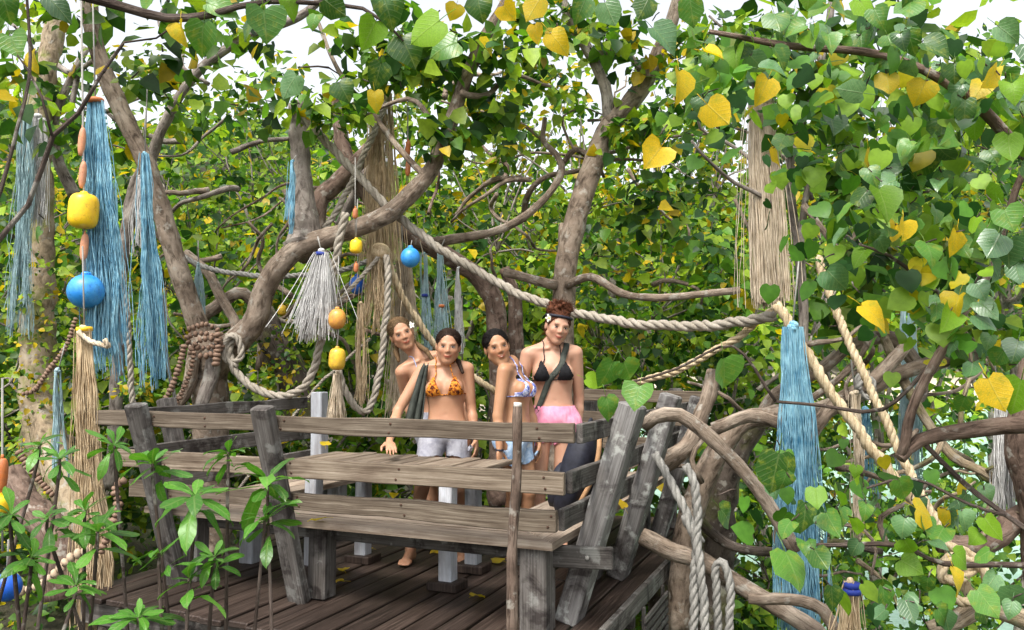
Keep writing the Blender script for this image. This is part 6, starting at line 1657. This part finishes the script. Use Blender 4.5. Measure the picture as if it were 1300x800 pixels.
# -- the tall woman with the bun
D4 = 5.55
def hair4(fh, thd, tc, Rh):
    fh.ell(thd((0.005, 0.03, 0.115)), (0.07, 0.06, 0.042), Rh, 0.02)
    for i in range(46):
        a = i * 2.4; z = 0.085 + 0.075 * random.random(); r = 0.04 + 0.045 * random.random()
        c = thd((math.cos(a) * r, 0.03 + math.sin(a) * r * 0.8, z)); fh.ell(c, (0.016, 0.016, 0.016), None, 0.006)
    fh.noisy(0.0022, 160, 1)
def extra4(root, thd, tc, tp, on_skin, Rh, hr):
    m = MB()
    pts = [Vector(thd((math.sin(a) * 0.083, 0.02 - math.cos(a) * 0.088, 0.062 + 0.022 * math.cos(a) * 0.5))) for a in np.linspace(-2.0, 2.0, 26)]
    m.add(*tube_data(pts, [0.0105] * len(pts), 7)); m.build('headband', M['bag'], root)
    flower(root, thd((-0.08, -0.035, 0.045)), Rh)
    m = MB(); sd = 0
    for i in range(420):
        a = random.random() * 6.28; el = random.uniform(-0.2, 1.4); c0 = Vector(thd((0, 0.03, 0.11)))
        d = Vector(Rh @ np.array([math.cos(a) * math.cos(el), math.sin(a) * math.cos(el), math.sin(el)]))
        d = Vector((d.x * 1.35, d.y, d.z * 0.85)); pts = [c0 + d * 0.035, c0 + d * 0.065 + mnoise.noise_vector(d * 7) * 0.03, c0 + d * random.uniform(0.065, 0.092) + mnoise.noise_vector(d * 13) * 0.05]
        m.add(*tube_data(pts, [0.0016, 0.0013, 0.0009], 3, cap=False))
    o = m.build('loose_strands', h_aub, hr); o['kind'] = 'stuff'
    pts, _ = resample([tc((0.08, 0.07, 1.38)), tc((0.095, 0.0, 1.4)), tc((0.08, -0.07, 1.34)), tc((0.03, -0.11, 1.24)), tc((-0.01, -0.11, 1.18)), tc((-0.07, -0.11, 1.08)), tc((-0.14, -0.08, 0.95)), tc((-0.18, 0.0, 0.88))], 0.025)
    p = [on_skin(a, 0.007) for a in pts]; nrms = [(on_skin(a, 1.0) - on_skin(a, 0.0)).normalized() for a in pts]; m = MB(); v = []; f = []
    for _ in range(4): nrms = [(nrms[max(i - 1, 0)] + nrms[i] + nrms[min(i + 1, len(p) - 1)]).normalized() for i in range(len(p))]
    for _ in range(2): p = [p[0]] + [(p[i - 1] + p[i] * 2 + p[i + 1]) / 4 for i in range(1, len(p) - 1)] + [p[-1]]
    for i, a in enumerate(p):
        t = (p[min(i + 1, len(p) - 1)] - p[max(i - 1, 0)]).normalized(); c, = (a,)
        n = nrms[i]; w = t.cross(n).normalized() * 0.021
        v += [a - w, a + w, a + w + n * 0.003, a - w + n * 0.003]
        if i:
            b = 4 * i; f += [(b - 4 + k, b - 4 + (k + 1) % 4, b + (k + 1) % 4, b + k) for k in range(4)]
    m.add(v, f); m.build('bag_strap', c_olive, root)
b4 = P3(700, 700, D4); b4[2] = 0.0
person(dict(label='woman in black bikini top and pink shorts with a frizzy top bun', s=1.03, base=b4, skin=sk_fair, yaw=4, twist=-3, roll=-2, hip_x=0.02, head=P3(708, 415, D4 - 0.03), head_rot=(14, 10, 10), hs=1.0,
            arms=[(P3(659, 503, D4 + 0.02), P3(664, 548, D4 - 0.06), (0.1, -0.2, -1), (0.9, 0.3, 0)), (P3(735, 506, D4 + 0.10), P3(733, 552, D4 + 0.06), (-0.05, -0.2, -1), (-0.9, 0.2, 0))],
            legs=[(P3(684, 617, D4 - 0.03), P3(684, 686, D4)), (P3(712, 617, D4 - 0.03), P3(714, 686, D4 + 0.02))],
            top=c_black, bottom=c_pink, short=(0.72, 0.99), hair=hair4, hair_mat=h_aub, extra=extra4, smile=1.3, eyes=0.85))

# -- the woman in the orange print, straight to the camera
D2 = 5.4
def hair2(fh, thd, tc, Rh):
    pts = [thd((0.02, 0.09, -0.03)), thd((0.05, 0.07, -0.09)), tc((0.10, -0.03, 1.39)), tc((0.125, -0.07, 1.31))]
    for i in range(3): fh.cone(pts[i], 0.024 - 0.004 * i, pts[i + 1], 0.02 - 0.004 * i, 0.01)
b2 = P3(566, 700, D2); b2[2] = 0.0
person(dict(label='woman in orange print bikini top leaning one hand on the plank table', s=0.945, base=b2, skin=sk_warm, yaw=0, twist=0, roll=-3, head=P3(569, 440, D2 - 0.05), head_rot=(4, 6, 3), hs=0.97,
            arms=[(P3(505, 522, D2 - 0.05), P3(494, 561, D2 - 0.32), (0.25, -0.8, -0.25), (0, 0, -1)), (P3(598, 518, D2 + 0.03), P3(604, 556, D2 - 0.06), (0.05, -0.2, -1), (-0.9, 0.2, 0))],
            legs=[(P3(535, 622, D2 - 0.12), P3(521, 694, D2 - 0.08)), (P3(581, 622, D2 - 0.05), P3(585, 690, D2))],
            top=c_leo, bottom=c_grey, short=(0.70, 0.93), short_off=0.02, hair=hair2, hair_mat=h_dark, part=True, smile=1.0))

# -- the smiling woman seen from her side
D3 = 5.3
def hair3(fh, thd, tc, Rh):
    pts = [thd((0.01, 0.095, 0.0)), thd((0.03, 0.11, -0.08)), P3(648, 468, D3 + 0.02), P3(656, 480, D3 - 0.06), P3(668, 497, D3 - 0.02)]
    for i in range(4): fh.cone(pts[i], 0.03 - 0.004 * i, pts[i + 1], 0.026 - 0.004 * i, 0.012)
b3 = P3(655, 700, D3); b3[2] = 0.0
def extra3(root, thd, tc, tp, on_skin, Rh, hr):
    m = MB(); c = Vector(P3(634, 571, D3 - 0.2)); m.add(*lathe_data([(0.026, -0.006), (0.031, 0), (0.026, 0.006)], c, (0.1, -0.1, 1), 14)); m.build('bracelet', M['bag'], root)
person(dict(label='smiling woman in blue print bikini top and denim shorts seen from her side', s=0.935, base=b3, skin=sk_tan, yaw=66, twist=4, roll=2, lean=-3, head=P3(631, 441, D3 - 0.06), head_rot=(12, 2, -14), hs=0.98,
            arms=[(P3(632, 528, D3 - 0.16), P3(634, 569, D3 - 0.2), (0.02, -0.1, -1), (0.8, -0.4, 0)), (P3(672, 520, D3 + 0.12), P3(684, 560, D3 + 0.05), (0.1, 0, -1), (-0.8, 0, 0))],
            legs=[(P3(652, 625, D3 - 0.05), P3(652, 692, D3)), (P3(672, 625, D3), P3(672, 690, D3 + 0.05))],
            top=c_blue, bottom=c_denim, short=(0.69, 0.945), short_off=0.016, hair=hair3, hair_mat=h_black, extra=extra3, part=True, smile=2.2, teeth=True, eyes=0.75))

# -- the woman leaning out behind
D1 = 5.8
def hair1(fh, thd, tc, Rh):
    pts = [thd((0.03, 0.085, -0.03)), thd((0.06, 0.05, -0.09)), P3(541, 445, D1 - 0.12), P3(549, 457, D1 - 0.14)]
    for i in range(3): fh.cone(pts[i], 0.024 - 0.003 * i, pts[i + 1], 0.021 - 0.003 * i, 0.01)
    pts = [thd((-0.05, 0.06, -0.05)), P3(503, 447, D1 - 0.02), P3(506, 458, D1 - 0.04)]
    for i in range(2): fh.cone(pts[i], 0.022, pts[i + 1], 0.014, 0.01)
b1 = P3(562, 690, D1); b1[2] = 0.0
person(dict(label='fair-haired woman with a white hair flower leaning out sideways behind the others', s=0.99, base=b1, skin=sk_warm, yaw=8, twist=6, roll=-20, hip_x=-0.03, hip_roll=-5, head=P3(510, 424, D1 - 0.06), head_rot=(14, 4, -24), hs=1.0,
            arms=[(P3(516, 508, D1 + 0.08), P3(530, 548, D1 + 0.1), (0.2, 0, -1), (0.8, 0, 0)), (P3(585, 505, D1 + 0.12), P3(592, 545, D1 + 0.1), (0, 0, -1), (-0.8, 0, 0))],
            legs=[(P3(548, 610, D1 - 0.03), P3(550, 674, D1)), (P3(578, 610, D1 - 0.03), P3(582, 674, D1))],
            top=c_floral, bottom=c_grey, hair=hair1, hair_mat=h_blond, extra=lambda root, thd, tc, tp, on_skin, Rh, hr: flower(root, thd((0.078, -0.03, 0.03)), Rh, 0.019), smile=1.6, eyes=0.7))

# -- the dark cloth hung over the forearm
v = []; f = []; nu, nv = 12, 24
for j in range(nv + 1):
    t = j / nv
    for i in range(nu + 1):
        a = i / nu
        c = Vector(P3(541 - 17 * t ** 0.8, 463 + 86 * t, D2 - 0.06)); w = (0.016 + 0.05 * t ** 0.7)
        v.append(c + Vector(((a - 0.5) * 2 * w, 0.022 * math.sin(a * 15 + 2 * t) * (0.3 + t) , 0.012 * math.sin(a * 7 + 1))))
for j in range(nv):
    for i in range(nu):
        a = j * (nu + 1) + i; f.append((a, a + 1, a + nu + 2, a + nu + 1))
cl = make_mesh('cloth', v, f); tw_ = bpy.data.objects.new('draped_cloth', cl); COL.objects.link(tw_); cl.materials.append(c_olive)
sol = tw_.modifiers.new('thickness', 'SOLIDIFY'); sol.thickness = 0.008
tag(tw_, 'dark olive cloth hanging beside the woman in orange print', 'cloth')
